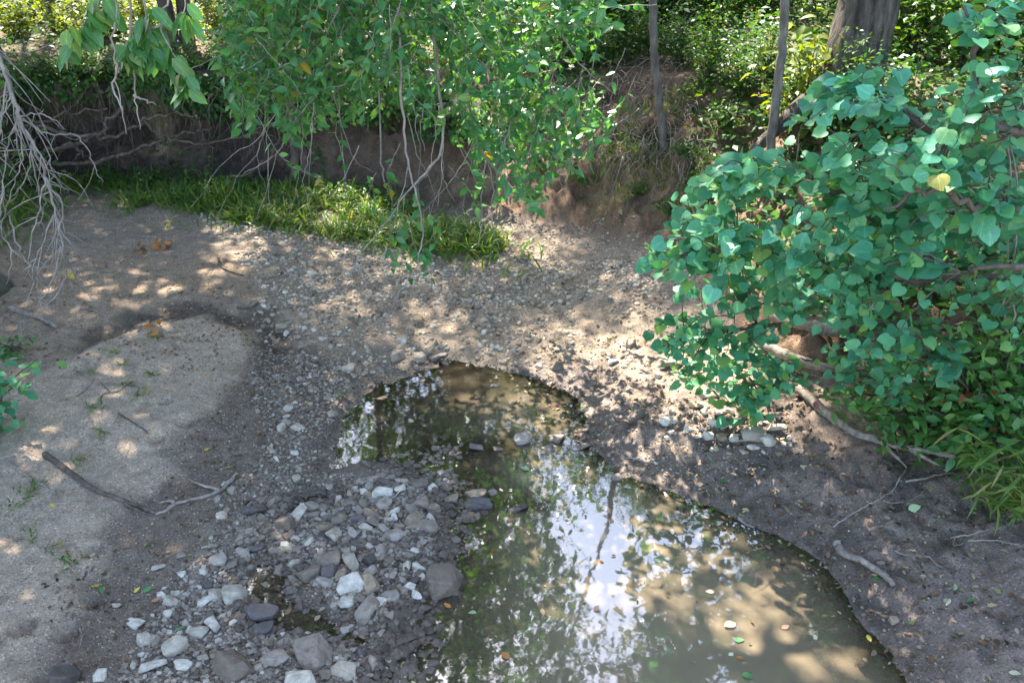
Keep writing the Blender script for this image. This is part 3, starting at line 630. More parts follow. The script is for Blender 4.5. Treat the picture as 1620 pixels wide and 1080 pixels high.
def twiglet(tip, up_to, n, size, spread=1.0):
    """a thin shoot hanging to `tip`, leaves alternating along its lower part"""
    mid = (tip + up_to) / 2 + rng.normal(0, .05, 3); P = spline([up_to, mid, tip], 5, .004)
    tw.tube(P, np.linspace(.0035, .0015, len(P)), 3, cap=False)
    ax = norm(P[-1] - P[0])
    for k in range(n):
        t = 1 - (k / n) * .85; i = t * (len(P) - 1); a = int(min(i, len(P) - 2)); p = P[a] + (P[a + 1] - P[a]) * (i - a)
        az = rng.random() * 2 * math.pi; side = np.array([math.cos(az), math.sin(az), 0])
        d = norm(ax * .35 + side * .95 * spread + np.array([0, 0, -.15]) + rng.normal(0, .3, 3))
        nn = norm(side * .35 + np.array([0, -.35, .75]) + rng.normal(0, .5, 3))
        LP.append(p); LD.append(d); LN.append(nn); LL.append(size * (.7 + .55 * rng.random()))
cnt = 0
us = rng.uniform(350, 990, 1500); vs_ = rng.uniform(-60, 365, 1500); ins = sdf(us, vs_, mp_) < 0
# gaps where the photo looks through the foliage
for u, v in zip(us[ins], vs_[ins]):
    if 640 < u < 745 and 150 < v < 260 and rng.random() < .8: continue
    if 445 < u < 600 and v > 225 and rng.random() < .45: continue
    if v > 60 and fbm(np.array([u]), np.array([v]), .013, 2, 70)[0] < -.22 + .3 * float(sstep(100, 300, np.array(v))): continue
    Y = rng.uniform(5.6, 7.4); tip = at(u, v, Y)
    k = np.argmin(np.linalg.norm((wander - tip) * [1, 1, .5] - [0, 0, .3], axis=1)); anchor = wander[k]
    up = tip + norm(anchor + [0, 0, .25] - tip) * rng.uniform(.15, .4) + [rng.normal(0, .2), rng.normal(0, .15), rng.uniform(.06, .3)]
    twiglet(tip, up, int(rng.integers(7, 14)), .08); cnt += 1
for u, v in [(545, 260), (560, 150), (690, 395), (660, 360), (620, 300), (600, 345), (625, 380), (648, 395), (668, 410), (620, 425), (650, 440), (680, 440), (760, 300), (790, 330), (830, 315), (930, 260), (400, 205), (385, 215), (420, 190)]:
    tip = at(u, v, 6.1); twiglet(tip, tip + [rng.normal(0, .05), .05, .32], 8, .08)
part('twigs', tw, M['twig'], ot)
LP, LD, LN, LL = map(np.array, (LP, LD, LN, LL))
o_ = np.argsort(np.linalg.norm(LP - [0, 0, 3.5], axis=1) / LL); inview = np.array([(p[2] < 3.5 - .105 * p[1]) for p in LP])
big = [i for i in o_ if inview[i]][:300]; rest = np.setdiff1d(np.arange(len(LP)), big)
elm_meshes = [leaf_mesh('leaf', t, M['elm_o']) for t in OVAL]
leaf_objs(elm_meshes, LP[big], LD[big], LN[big], LL[big], ot)
mb = MB(); tint = np.clip(rng.normal(.5, .22, len(rest)), 0, .92); tint[rng.random(len(rest)) < .012] = 1
for q in range(4): place_leaves(mb, OVAL[q], LP[rest[q::4]], LD[rest[q::4]], LN[rest[q::4]], LL[rest[q::4]], tint[q::4])
part('leaf', mb, M['elm'], ot, kind='stuff')

# near sprigs of the same tree at the top left
tw = MB(); LP, LD, LN, LL = [], [], [], []
near_tree = empty('leafy_branch', tuple(at(260, -220, 3.2)), 'close leafy branch with big pointed leaves hanging at upper left', 'branch')
for pix in [[(190, -250), (165, -60), (155, 10), (128, 45), (110, 72)], [(190, -250), (225, -40), (232, 30), (240, 70), (238, 90)], [(200, -200), (265, -30), (255, 40), (280, 95), (300, 130)], [(255, 40), (215, 60), (205, 85)], [(250, -200), (292, -60), (292, 10), (290, 25)], [(170, -120), (185, 0), (178, 60), (188, 110), (182, 125), (193, 170), (200, 213)], [(205, -60), (207, 60), (212, 110), (215, 160), (222, 205)], [(186, 100), (180, 140), (195, 180)], [(212, 150), (230, 160), (246, 166)]]:
    wand(pix, 3.3, .007, .002, .004)
    P = spline([at(u, v, 3.3) for u, v in pix], 6)
    bare = pix[-1][1] > 140
    if bare: continue
    frac = .4 if pix[-1] in ((300, 130), (290, 25)) else .65; nl = 6 if pix[-1] == (290, 25) else 15 if pix[-1] == (300, 130) else 24
    for k in range(nl):
        i = len(P) - 1 - int((k / nl) * len(P) * frac); p = P[i]
        sgn = 1 if k % 2 else -1
        d = norm(np.array([sgn * rng.uniform(.15, .8), rng.normal(0, .25), -.75]) + rng.normal(0, .15, 3)); nn = norm(np.array([sgn * .35, -.75, .55]) + rng.normal(0, .25, 3))
        LP.append(p + rng.normal(0, .012, 3)); LD.append(d); LN.append(nn); LL.append(rng.uniform(.07, .115))
part('twigs', tw, M['twig'], near_tree)
nm_ = [leaf_mesh('leaf', t, M['near']) for t in (oval(.25, .15, .27), oval(.3, .3, .29), oval(.12, .1, .26))]
LP, LD, LN, LL = map(np.array, (LP, LD, LN, LL)); leaf_objs(nm_, LP, LD, LN, LL, near_tree)

# ------------------------------------------------------------------ dead branch with bare drooping twigs at the left edge
db_ = empty('dead_branch', tuple(at(-60, 40, 5.6)), 'bare grey dead branch drooping in a tangle of twigs at left edge', 'branch')
tw = MB(); main = wand([(-60, -20), (-20, 60), (3, 100), (18, 150), (28, 185), (50, 225), (72, 280), (88, 340), (98, 390), (104, 432)], 5.7, .03, .006, .01)
starts = [(28, 185), (18, 150), (50, 225), (28, 185), (72, 280), (10, 130), (5, 110)]
fans = [[(28, 185), (10, 240), (5, 300), (-10, 350)], [(28, 185), (35, 250), (20, 300), (5, 345)], [(22, 160), (60, 210), (85, 270), (98, 300)], [(28, 185), (75, 210), (120, 215), (140, 240), (150, 265), (164, 288)], [(50, 225), (58, 290), (72, 320), (65, 350), (50, 360)], [(50, 225), (45, 270), (30, 300), (12, 320)], [(72, 280), (100, 330), (92, 370), (100, 410)], [(72, 280), (60, 330), (48, 390), (40, 440)], [(85, 340), (60, 400), (35, 430)], [(88, 340), (85, 400), (70, 450)], [(96, 390), (80, 450), (58, 480)], [(104, 432), (96, 455), (60, 500), (28, 512)], [(10, 130), (0, 200), (-5, 260)], [(18, 150), (2, 190), (3, 230)], [(98, 390), (112, 420), (122, 440)], [(28, 185), (55, 180), (80, 185), (105, 205)], [(40, 205), (70, 260), (82, 300)], [(15, 340), (30, 390), (50, 420), (98, 420)], [(5, 300), (0, 360), (18, 400), (10, 450)]]
for f in fans:
    P = wand(f, rng.uniform(5.4, 6.0), .009, .0025, .012)
    for k in range(4):
        i = rng.integers(3, len(P)); e = P[i] + rng.normal(0, .09, 3) + [0, 0, -.12]; tw.tube(spline([P[i], (P[i] + e) / 2 + rng.normal(0, .015, 3), e], 3), np.linspace(.004, .0015, 7), 3, cap=False)
for k in range(50):
    i = rng.integers(5, len(main)); e = main[i] + rng.normal(0, .17, 3) + [0, 0, -.22]; tw.tube(spline([main[i], (main[i] + e) / 2 + rng.normal(0, .03, 3), e], 3), np.linspace(.005, .0018, 7), 3, cap=False)
part('twigs', tw, M['twig'], db_)

# ------------------------------------------------------------------ redbud on the right bank
rb0 = np.array([3.75, 5.5, 0]); rb0[2] = hz(rb0[0], rb0[1]) - .05
rb = empty('redbud_bush', tuple(rb0), 'big leafy bush with broad heart shaped leaves leaning out from right bank', 'bush')
st = MB()
mains = []
for pts in [[rb0, rb0 + [-.1, -.1, .6], at(1480, 330, 4.9), at(1320, 300, 4.7), at(1200, 260, 4.9), at(1120, 280, 5.0)], [rb0, rb0 + [-.2, -.2, .4], at(1420, 440, 4.8), at(1250, 400, 4.8), at(1100, 400, 5.2), at(1030, 425, 5.3)], [rb0, at(1480, 520, 5.0), at(1330, 500, 4.9), at(1180, 520, 5.1), at(1050, 540, 5.4)], [rb0, rb0 + [.05, -.2, .9], at(1500, 220, 4.5), at(1400, 170, 4.4), at(1310, 140, 4.5)], [rb0, rb0 + [.1, -.3, 1.2], at(1580, 200, 4.2), at(1545, 80, 4.2), at(1525, 10, 4.2)], [rb0, at(1500, 600, 4.9), at(1380, 600, 4.8), at(1250, 600, 5.0), at(1170, 650, 5.1)], [rb0, rb0 + [-.1, -.5, .9], at(1560, 330, 4.0), at(1480, 300, 3.9), at(1400, 330, 3.9)], [rb0, rb0 + [.1, -.7, .7], at(1600, 420, 4.0), at(1520, 430, 4.0)], [rb0, at(1520, 560, 4.6), at(1460, 580, 4.5), at(1400, 640, 4.5)]]:
    P = spline(pts, 8, .012); st.tube(P, np.linspace(.03, .006, len(P)), 6); mains.append(P[8:])
mainpts = np.concatenate(mains)
redP = np.array([(1010, 425), (1085, 300), (1130, 270), (1180, 275), (1225, 225), (1300, 135), (1390, 115), (1470, 140), (1520, 100), (1515, 0), (1600, 20), (1660, 120), (1660, 640), (1560, 560), (1450, 640), (1400, 650), (1300, 590), (1245, 610), (1205, 690), (1130, 620), (1055, 600), (1015, 545), (1060, 500), (1090, 450)], float)
LP, LD, LN, LL = [], [], [], []
def spray(end, root, size, n):
    P = spline([root, (root + end) / 2 + [0, 0, .05], end], 5, .005); st.tube(P, np.linspace(.006, .002, len(P)), 3, cap=False)
    ax = norm((end - root) * [1, 1, .3]); sidev = norm(np.cross(ax, [0, 0, 1]))
    for k in range(n):
        t = 1 - k / n * .9; i = t * (len(P) - 1); a = int(min(i, len(P) - 2)); p = P[a] + (P[a + 1] - P[a]) * (i - a)
        sg = 1 if k % 2 else -1
        d = norm(ax * (.5 + (k == 0)) + sidev * sg * .7 * (k > 0) + np.array([0, -.2, -.18]) + rng.normal(0, .42, 3))
        nn = norm(np.array([-.12, -.40, .85]) + rng.normal(0, .34, 3))
        q = p + d * .03 + rng.normal(0, .01, 3)
        LP.append(q); LD.append(d); LN.append(nn); LL.append(size * (.65 + .5 * rng.random()))
us = rng.uniform(1000, 1660, 1300); vs_ = rng.uniform(0, 700, 1300); dd = sdf(us, vs_, redP); n_sp = 0
for u, v, d in zip(us, vs_, dd):
    if d > -4: continue
    if 1215 < u < 1330 and 505 < v < 600 and rng.random() < .8: continue
    if fbm(np.array([u]), np.array([v * 1.6]), .011, 2, 77)[0] < -.16: continue
    if u > 1420 and v > 380 and rng.random() < .5: continue
    if v < 260 and u > 1480 and rng.random() < .35: continue
    Y = 5.15 - .9 * sstep(1050, 1500, np.array(u)) + rng.uniform(-.35, .7) - .25 * sstep(350, 200, np.array(v))
    e = at(u, v, float(Y))
    if e[2] < hz(e[0], e[1]) + .12: continue
    k = np.argmin(np.linalg.norm(mainpts - e - [.25, .15, 0], axis=1)); root = mainpts[k]
    root = e + norm(root - e) * min(np.linalg.norm(root - e), .5)
    size = (.088 if (v < 460 and u < 1500) else .066) * rng.uniform(.75, 1.2)
    spray(e, root, size, int(rng.integers(4, 8)))
# edge sprays that draw the outline of the bush
for u, v, Y in [(1020, 425, 5.3), (1050, 430, 5.2), (1075, 425, 5.2), (1100, 300, 5.1), (1115, 310, 5.0), (1140, 295, 5.0), (1165, 320, 5.0), (1030, 520, 5.4), (1050, 545, 5.3), (1080, 520, 5.2), (1130, 500, 5.1), (1085, 605, 5.2), (1110, 590, 5.2), (1160, 665, 5.1), (1150, 640, 5.1), (1185, 630, 5.0), (1220, 620, 5.0), (1300, 145, 4.5), (1340, 130, 4.5), (1525, 30, 4.2), (1545, 60, 4.2), (1570, 20, 4.2), (1555, 110, 4.2), (1210, 590, 5), (1260, 460, 4.7), (1340, 500, 4.6), (1380, 400, 4.3), (1440, 390, 4.1), (1350, 270, 4.3), (1290, 300, 4.5)]:
    e = at(u, v, Y); spray(e, e + [.35, .12, .03], .082, 7)
part('stems', st, M['twig_d'], rb)
LP, LD, LN, LL = map(np.array, (LP, LD, LN, LL)); print('redbud leaves', len(LP))
inf = np.array([abs(p[0]) / max(p[1], .1) < .62 for p in LP])
o_ = [i for i in np.argsort(np.linalg.norm(LP - [0, 0, 3.5], axis=1) / LL) if inf[i]]; big = np.array(o_[:300]); rest = np.setdiff1d(np.arange(len(LP)), big)
leaf_objs([leaf_mesh('leaf', t, M['redbud']) for t in HEART], LP[big], LD[big], LN[big], LL[big], rb)
mb = MB(); tint = np.clip(rng.normal(.5, .25, len(rest)), 0, 1)
for q in range(4): place_leaves(mb, HEART[q], LP[rest[q::4]], LD[rest[q::4]], LN[rest[q::4]], LL[rest[q::4]], tint[q::4])
part('leaf', mb, M['redbud_s'], rb, kind='stuff')

# ------------------------------------------------------------------ shrubs and bushes
def make_bush(name, seed, rx, ry, rz_, nst, nleaf, tmpl, lsize, mat, stem=M['twig_d'], droop=.3):
    """stems and leaves round the origin, for things that share their mesh data"""
    g = np.random.default_rng(seed); sm = MB(); lf = MB()
    for k in range(nst):
        a = g.random() * 6.28; r = math.sqrt(g.random()); e = np.array([math.cos(a) * rx * r, math.sin(a) * ry * r, rz_ * (.35 + .65 * g.random()) * (1 - .45 * r)])
        P = spline([(g.normal(0, .04), g.normal(0, .04), -.1), e * [.35, .35, .65], e], 5, .012); sm.tube(P, np.linspace(.011, .003, len(P)), 4, cap=False)
        n = nleaf // nst; i = g.integers(3, len(P), n); p = P[i] + g.normal(0, 1, (n, 3)) * [rx * .13, ry * .13, rz_ * .08]
        D = norm(g.normal(0, 1, (n, 3)) * [1, 1, .35] + [0, 0, -droop]); Nn = norm(g.normal(0, .4, (n, 3)) + [0, -.25, 1])
        tn = np.clip(g.normal(.5, .25, n), 0, 1); L = lsize * (.6 + .7 * g.random(n))
        if isinstance(tmpl, list):
            for q in range(len(tmpl)): place_leaves(lf, tmpl[q], p[q::len(tmpl)], D[q::len(tmpl)], Nn[q::len(tmpl)], L[q::len(tmpl)], tn[q::len(tmpl)])
        else: place_leaves(lf, tmpl, p, D, Nn, L, tn)
    return sm.mesh('stems', stem), lf.mesh('foliage', mat)
def put_bush(name, meshes, loc, label, sc=1.0, rot=0.0, group=None, cat='bush'):
    e = empty(name, tuple(loc), label, cat, group)
    for nm, me in zip(('stems', 'foliage'), meshes):
        o = link(nm, me, e); o.rotation_euler = (0, 0, rot); o.scale = (sc, sc, sc)
    return e
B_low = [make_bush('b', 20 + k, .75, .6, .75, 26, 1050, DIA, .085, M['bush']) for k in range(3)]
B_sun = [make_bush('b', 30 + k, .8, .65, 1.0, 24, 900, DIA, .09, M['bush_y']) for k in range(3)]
B_tall = [make_bush('b', 40 + k, .7, .6, 2.0, 26, 1000, DIA, .10, M['bush']) for k in range(2)]
B_ov = make_bush('b', 50, .55, .5, .55, 22, 330, OVAL, .085, M['bush'])
# along the lip of the cut bank and back into the woods
spots = []
BUSHES = [(10, 130, 11.5, 0), (70, 140, 11.4, 0), (120, 135, 11.5, 0), (170, 130, 11.6, 0), (215, 140, 11.5, 0), (255, 128, 11.7, 0), (320, 120, 11.9, 0), (375, 120, 12, 0), (420, 130, 12, 0), (480, 140, 12, 0), (540, 150, 12.0, 0), (600, 150, 12, 0), (660, 140, 12, 0), (720, 140, 12, 0), (780, 130, 12, 0), (840, 120, 12, 0), (900, 95, 12.2, 0),
                      (30, 80, 13.2, 1), (110, 80, 13.4, 1), (160, 85, 13.2, 1), (240, 88, 13.6, 1), (350, 85, 13.5, 1), (420, 90, 13.6, 1), (500, 100, 14, 1), (640, 100, 14, 1), (760, 95, 14, 1),
                      (0, 40, 16, 1), (80, 40, 16, 1), (150, 45, 16.5, 1), (230, 40, 17, 1), (330, 40, 17, 1), (400, 45, 16.5, 1), (480, 50, 16, 1), (570, 50, 16, 1), (680, 50, 16, 1),
                      (985, 85, 11.9, 2), (1040, 82, 12.0, 2), (1085, 100, 11.8, 2), (940, 90, 12.0, 2), (980, 70, 12.6, 2), (1060, 75, 13.0, 2), (1120, 120, 12.4, 2), (1160, 90, 13.2, 2), (1090, 40, 14.5, 2), (1000, 30, 15, 2), (940, 50, 13.5, 2), (1420, 150, 11.5, 2), (1480, 160, 10.8, 2), (1560, 180, 10.2, 2), (1620, 200, 9.5, 2), (1460, 80, 13, 2), (1550, 90, 12.5, 2), (1620, 90, 12, 2), (1390, 60, 14, 2), (1670, 260, 8.6, 2), (1205, 75, 12.6, 2), (1240, 60, 13.5, 2), (1420, 210, 10.2, 2), (1380, 120, 12.3, 2), (1500, 220, 9.4, 2), (1180, 30, 15, 2), (1320, 30, 14, 2), (1030, 30, 16, 2), (900, 40, 15, 2), (840, 60, 14, 2)]
BORD = 'leftmost second third fourth fifth sixth seventh eighth ninth tenth eleventh twelfth thirteenth fourteenth fifteenth sixteenth seventeenth eighteenth nineteenth twentieth'.split()
def brow(b): return (b[3], 0 if b[3] == 0 else int(b[2] > 14.9) if b[3] == 1 else int(b[2] > 11.95) + int(b[2] > 13.3))
for u, v, Y, kind in BUSHES:
    p = at(u, v, Y - (.35 if kind == 0 else 0)); p[2] = hz(p[0], p[1]) if kind else max(hz(p[0], p[1]), hz(p[0], p[1] + .6)) - .12; k = len(spots)
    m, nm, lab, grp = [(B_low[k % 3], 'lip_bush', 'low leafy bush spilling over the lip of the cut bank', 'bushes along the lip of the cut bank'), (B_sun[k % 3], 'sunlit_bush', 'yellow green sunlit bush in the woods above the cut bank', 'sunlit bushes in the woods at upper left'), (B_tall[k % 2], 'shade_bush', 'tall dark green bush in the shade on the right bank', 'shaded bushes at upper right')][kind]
    row = sorted([b_ for b_ in BUSHES if brow(b_) == brow((u, v, Y, kind))], key=lambda b_: (b_[0] - 810) / b_[2]); od = BORD[row.index((u, v, Y, kind))] + (' from left' if row.index((u, v, Y, kind)) else '')
    rw = brow((u, v, Y, kind))[1]
    lab = [f'low leafy bush on the lip of the cut bank, {od}', f'yellow green sunlit bush in the {("front", "back")[min(rw, 1)]} row of the woods, {od}', f'dark green bush in the {("near", "middle", "far")[rw]} row on the right bank, {od}'][kind]
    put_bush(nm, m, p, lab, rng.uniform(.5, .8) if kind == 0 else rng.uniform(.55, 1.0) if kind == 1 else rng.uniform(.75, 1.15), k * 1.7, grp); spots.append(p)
p = on(1268, 225); put_bush('sunlit_sapling', make_bush('b', 61, .55, .4, 1.6, 14, 330, OVAL, .11, M['bush_y']), p, 'young sapling with sunlit yellow leaves before the massive trunk', 1.0, .3, None, 'sapling')
p = on(330, 300); put_bush('weed', make_bush('b', 62, .28, .25, .55, 9, 130, OVAL, .06, M['bush']), p, 'pale leafy weed standing against the dark cut bank', 1.0, 0, None, 'weed')
p = on(505, 285); put_bush('weed', make_bush('b', 63, .25, .25, .45, 9, 110, OVAL, .065, M['shrub']), p, 'small leafy plant at the foot of the rooty stump', 1.0, 0, None, 'weed')
for k, (u, v, sc, lab) in enumerate([(1085, 250, .7, 'leafy clump on the slope beside the crooked sapling'), (1130, 300, .8, 'leafy clump low on the slope behind the bush'), (1190, 280, .8, 'leafy clump at the foot of the leaning sapling'), (1150, 200, .9, 'ivy like clump on the slope left of the root hollow'), (1100, 160, .8, 'leafy clump high on the slope near the crooked sapling'), (1260, 260, .9, 'leafy clump at the foot of the massive trunk'), (1340, 270, 1.0, 'leafy clump right of the massive trunk'), (1010, 310, .6, 'small leafy clump at the foot of the sunlit slope'), (1060, 340, .7, 'leafy clump where the slope meets the gravel')]):
    p = on(u, v); put_bush('slope_plant', B_ov, p, lab, sc * .62, k * 2.1, 'plants on the right slope', 'plant')
for k, (u, v, sc, mm, lab) in enumerate([(1255, 205, .5, 0, 'leafy bush hiding the foot of the massive trunk on its left'), (1325, 240, .6, 1, 'leafy bush in front of the massive trunk'), (1360, 225, .55, 0, 'leafy bush hiding the foot of the massive trunk on its right'), (1175, 160, .5, 1, 'leafy bush between the two saplings'), (1120, 130, .5, 0, 'leafy bush right of the crooked sapling on the slope top'), (1075, 105, .5, 1, 'leafy bush behind the crooked sapling'), (1000, 100, .5, 0, 'leafy bush left of the crooked sapling on the slope top'), (945, 110, .5, 1, 'leafy bush at the right end of the hanging foliage'), (895, 125, .5, 0, 'leafy bush half hidden by the hanging foliage'), (1430, 260, .6, 1, 'leafy bush above the big bush near the right trees'), (1215, 140, .45, 0, 'leafy bush just behind the leaning sapling'), (850, 130, .5, 1, 'leafy bush behind the right part of hanging foliage'), (1035, 95, .45, 1, 'narrow leafy bush beside the crooked sapling')]):
    put_bush('undergrowth_bush', B_tall[mm], on(u, v) + [0, .05, -.03], lab, sc, k * 2.3, 'undergrowth on the right slope top')
for k, (u, v, lab) in enumerate([(175, 292, 'broad leaved weed at the left end of the grass band'), (240, 296, 'broad leaved weed in the grass below the pale earth patch'), (290, 300, 'broad leaved weed left of the pale weed'), (395, 305, 'broad leaved weed in the grass below the crooked root'), (560, 325, 'broad leaved weed in the sunny grass'), (640, 345, 'broad leaved weed under the hanging wands'), (740, 385, 'broad leaved weed near the right end of the grass'), (450, 340, 'broad leaved weed at the front of the grass band')]):
    put_bush('weed', B_ov, on(u, v), lab, .58, k * 1.9, 'weeds in the grass band', 'weed')
# small leaved shrub, lower right
p = on(1540, 700); put_bush('small_leaved_shrub', make_bush('b', 70, .85, .5, 1.75, 46, 2300, OVAL, .072, M['shrub'], droop=.1), p + [-.08, -.22, -.03], 'bushy shrub with small bright leaves below the big bush', 1.0, 0)
p = on(1440, 690); put_bush('small_leaved_shrub', make_bush('b', 71, .7, .4, 1.0, 28, 800, OVAL, .068, M['shrub'], droop=.1), p + [0, -.05, -.03], 'low spreading shrub beside the long root on right bank', 1.0, 0)
p = on(1610, 690); put_bush('broad_leaved_shrub', make_bush('b', 72, .6, .4, .95, 20, 360, RND, .09, M['redbud_s']), p, 'dark broad leaved shrub at the right edge above the grass tuft', 1.0, 0)
p = on(1640, 560); put_bush('edge_shrub', make_bush('b', 73, .9, .8, 1.9, 30, 700, RND, .09, M['redbud_s']), p, 'tall leafy shrub closing the right edge behind the vine stems', 1.0, 0)
p = on(1420, 480); put_bush('inner_shrub', make_bush('b', 74, 1.0, .8, 1.1, 30, 800, RND, .085, M['redbud_s']), p, 'shaded round leaved shrub in the hollow behind the big bush', 1.0, 0)
# left edge shoots
p = on(0, 690); p0 = p.copy(); e = put_bush('leafy_shoot', make_bush('b', 75, .5, .35, .75, 16, 330, RND, .07, M['redbud_s']), p + [-.05, 0, .02], 'teal green round leaved shoots at left edge of the sandbar', 1.0, .5)
p = at(-60, 840, 3.4); p[2] = hz(p[0], p[1]); put_bush('leafy_shoot', make_bush('b', 76, .3, .25, .75, 8, 90, OVAL, .09, M['shrub']), p + [-.1, -.35, 0], 'bright green leaf tips poking in at the lower left edge', 1.0, .9)
p = on(20, 560); put_bush('leafy_shoot', make_bush('b', 77, .22, .2, .22, 7, 60, RND, .055, M['shrub']), p, 'small bright weed below the pale trunk at left', 1.0, .9)
p = on(40, 330); put_bush('left_shrub', make_bush('b', 78, .9, .6, 1.0, 22, 600, DIA, .09, M['bush']), p + [-.4, .2, 0], 'green shrub behind the dead branch at the left edge', 1.0, .9)
# vine stems at the right edge
vn = empty('climbing_vine', tuple(on(1590, 690)), 'twisting pale vine stems climbing at the right edge', 'vine'); tw = MB()
wand([(1575, 700), (1570, 650), (1590, 600), (1597, 560), (1590, 500), (1592, 440), (1600, 330), (1590, 200)], 4.5, .012, .007, .008); wand([(1590, 690), (1612, 640), (1580, 610), (1600, 560), (1605, 500), (1600, 450), (1610, 330), (1600, 200)], 4.45, .010, .006, .008)
part('stems', tw, M['stick'], vn)

# ------------------------------------------------------------------ grass and ground cover (uncounted stuff)
def scatter(poly, n, z=.2):
    pl_ = np.array(poly, float); lo, hi = pl_.min(0), pl_.max(0); out = []
    while len(out) < n:
        q = rng.uniform(lo, hi, (n * 2, 2)); q = q[sdf(q[:, 0], q[:, 1], pl_) < 0]; out = q if len(out) == 0 else np.vstack([out, q])
    return out[:n]
def grass_stuff(name, polys, label, lmin, lmax, mat='grass', clump=.6):
    mb = MB()
    for poly, n in polys:
        q = scatter(GP(poly, .22), n); nz_ = fbm(q[:, 0], q[:, 1], 2.4, 3, 81); edge = -sdf(q[:, 0], q[:, 1], GP(poly, .22)); q = q[(nz_ > .25 - .8 * rng.random(len(q))) & (edge > .35 * rng.random(len(q)) ** 1.5)]; k = len(q)
        P = np.c_[q, hzv(q[:, 0], q[:, 1]) - .01]
        D = norm(np.c_[rng.normal(0, .55, (k, 2)), rng.uniform(.45, 1.1, k)]); Nn = norm(np.c_[-D[:, :2] * 1.0, np.full(k, .55)] + rng.normal(0, .25, (k, 3)))
        L = rng.uniform(lmin, lmax, k) * (1 + .5 * fbm(q[:, 0], q[:, 1], 1.5, 2, 82))
        place_leaves(mb, BLADE, P, D, Nn, L, np.clip(rng.normal(.5, .22, k) + .25 * fbm(q[:, 0], q[:, 1], 1.2, 2, 83), 0, 1))
        # leaves branching off the stems
        m_ = k * 2; i = rng.integers(0, k, m_); t = rng.uniform(.3, .85, m_)
        P2 = P[i] + D[i] * (L[i] * t)[:, None]; D2 = norm(np.c_[rng.normal(0, 1, (m_, 2)), rng.uniform(-.2, .6, m_)]); N2 = norm(np.c_[rng.normal(0, .3, (m_, 2)), np.ones(m_)])
        place_leaves(mb, BLADE, P2, D2, N2, L[i] * rng.uniform(.3, .55, m_), np.clip(rng.normal(.55, .22, m_), 0, 1))
    return tag(link(name, mb.mesh(name, M[mat])), label, 'grass', None, 'stuff')
grass_stuff('grass', [([(60, 300), (170, 285), (300, 292), (470, 300), (620, 315), (690, 350), (760, 372), (840, 395), (845, 412), (780, 412), (700, 405), (620, 390), (560, 388), (470, 378), (390, 362), (310, 345), (200, 345), (150, 312), (90, 312)], 15000), ([(-60, 320), (90, 300), (130, 330), (60, 400), (-60, 430)], 1600), ([(60, 295), (300, 290), (620, 310), (880, 400), (880, 440), (700, 430), (560, 410), (400, 385), (250, 370), (100, 335)], 900)], 'band of bright leafy grass at the foot of the cut bank', .08, .25)
grass_stuff('grass', [([(900, 345), (960, 318), (1050, 325), (1160, 330), (1180, 400), (1080, 420), (1020, 395), (940, 380)], 2600)], 'grassy weeds covering the foot of the slope at right', .05, .15)
mbq = MB(); allc = []
for poly, n, z in [([(1060, 110), (1100, 70), (1200, 80), (1420, 160), (1420, 330), (1200, 330), (1110, 300), (1080, 200)], 7000, 1.1), ([(890, 120), (1000, 80), (1080, 90), (1060, 110), (940, 130)], 1500, 1.3), ([(870, 130), (890, 75), (1000, 55), (1110, 60), (1100, 120), (1000, 110), (940, 140)], 3000, 1.55), ([(-300, 130), (400, 120), (950, 120), (1100, 60), (1100, 5), (-300, 5)], 15000, 1.5), ([(1080, 60), (1200, 110), (1400, 220), (1900, 330), (1900, 5), (1100, 5)], 16000, 1.4)]:
    q = scatter(GP(poly, z), n); k = len(q); h_ = rng.exponential(.22 if z == 1.55 else .10, k) + .01
    if z < 1.2:
        keep = fbm(q[:, 0], q[:, 1], 1.1, 3, 91) > -.12; q = q[keep]; h_ = h_[keep]; k = len(q)
    P = np.c_[q, hzv(q[:, 0], q[:, 1]) + h_]
    place_leaves(mbq, DIA, P, norm(rng.normal(0, 1, (k, 3)) * [1, 1, .4]), norm(rng.normal(0, .4, (k, 3)) + [0, -.3, 1]), rng.uniform(.05, .12, k), np.clip(rng.normal(.5, .25, k), 0, 1))
tag(link('ground_cover', mbq.mesh('ground_cover', M['bush'])), 'low leafy ground cover over the bank tops and the slope', 'ground cover', None, 'stuff')
mbq = MB(); q = scatter([(1.9, 7.4), (2.5, 9.2), (6.5, 10.5), (6.5, 4.2), (3.7, 4.5), (3.1, 5.0), (2.7, 5.6), (2.2, 6.4)], 7500); q = q[fbm(q[:, 0], q[:, 1], 1.0, 3, 93) > -.22]; k = len(q)
P = np.c_[q, hzv(q[:, 0], q[:, 1]) + rng.exponential(.12, k) * sstep(2.4, 3.6, q[:, 0]) + .015]
place_leaves(mbq, RND[0], P, norm(rng.normal(0, 1, (k, 3)) * [1, 1, .4]), norm(rng.normal(0, .4, (k, 3)) + [0, -.35, 1]), rng.uniform(.04, .10, k), np.clip(rng.normal(.4, .25, k), 0, 1))
tag(link('ground_cover', mbq.mesh('ground_cover', M['bush'])), 'low leafy ground cover in the shade beneath the big bush', 'ground cover', None, 'stuff')
mbq = MB(); st_ = MB()
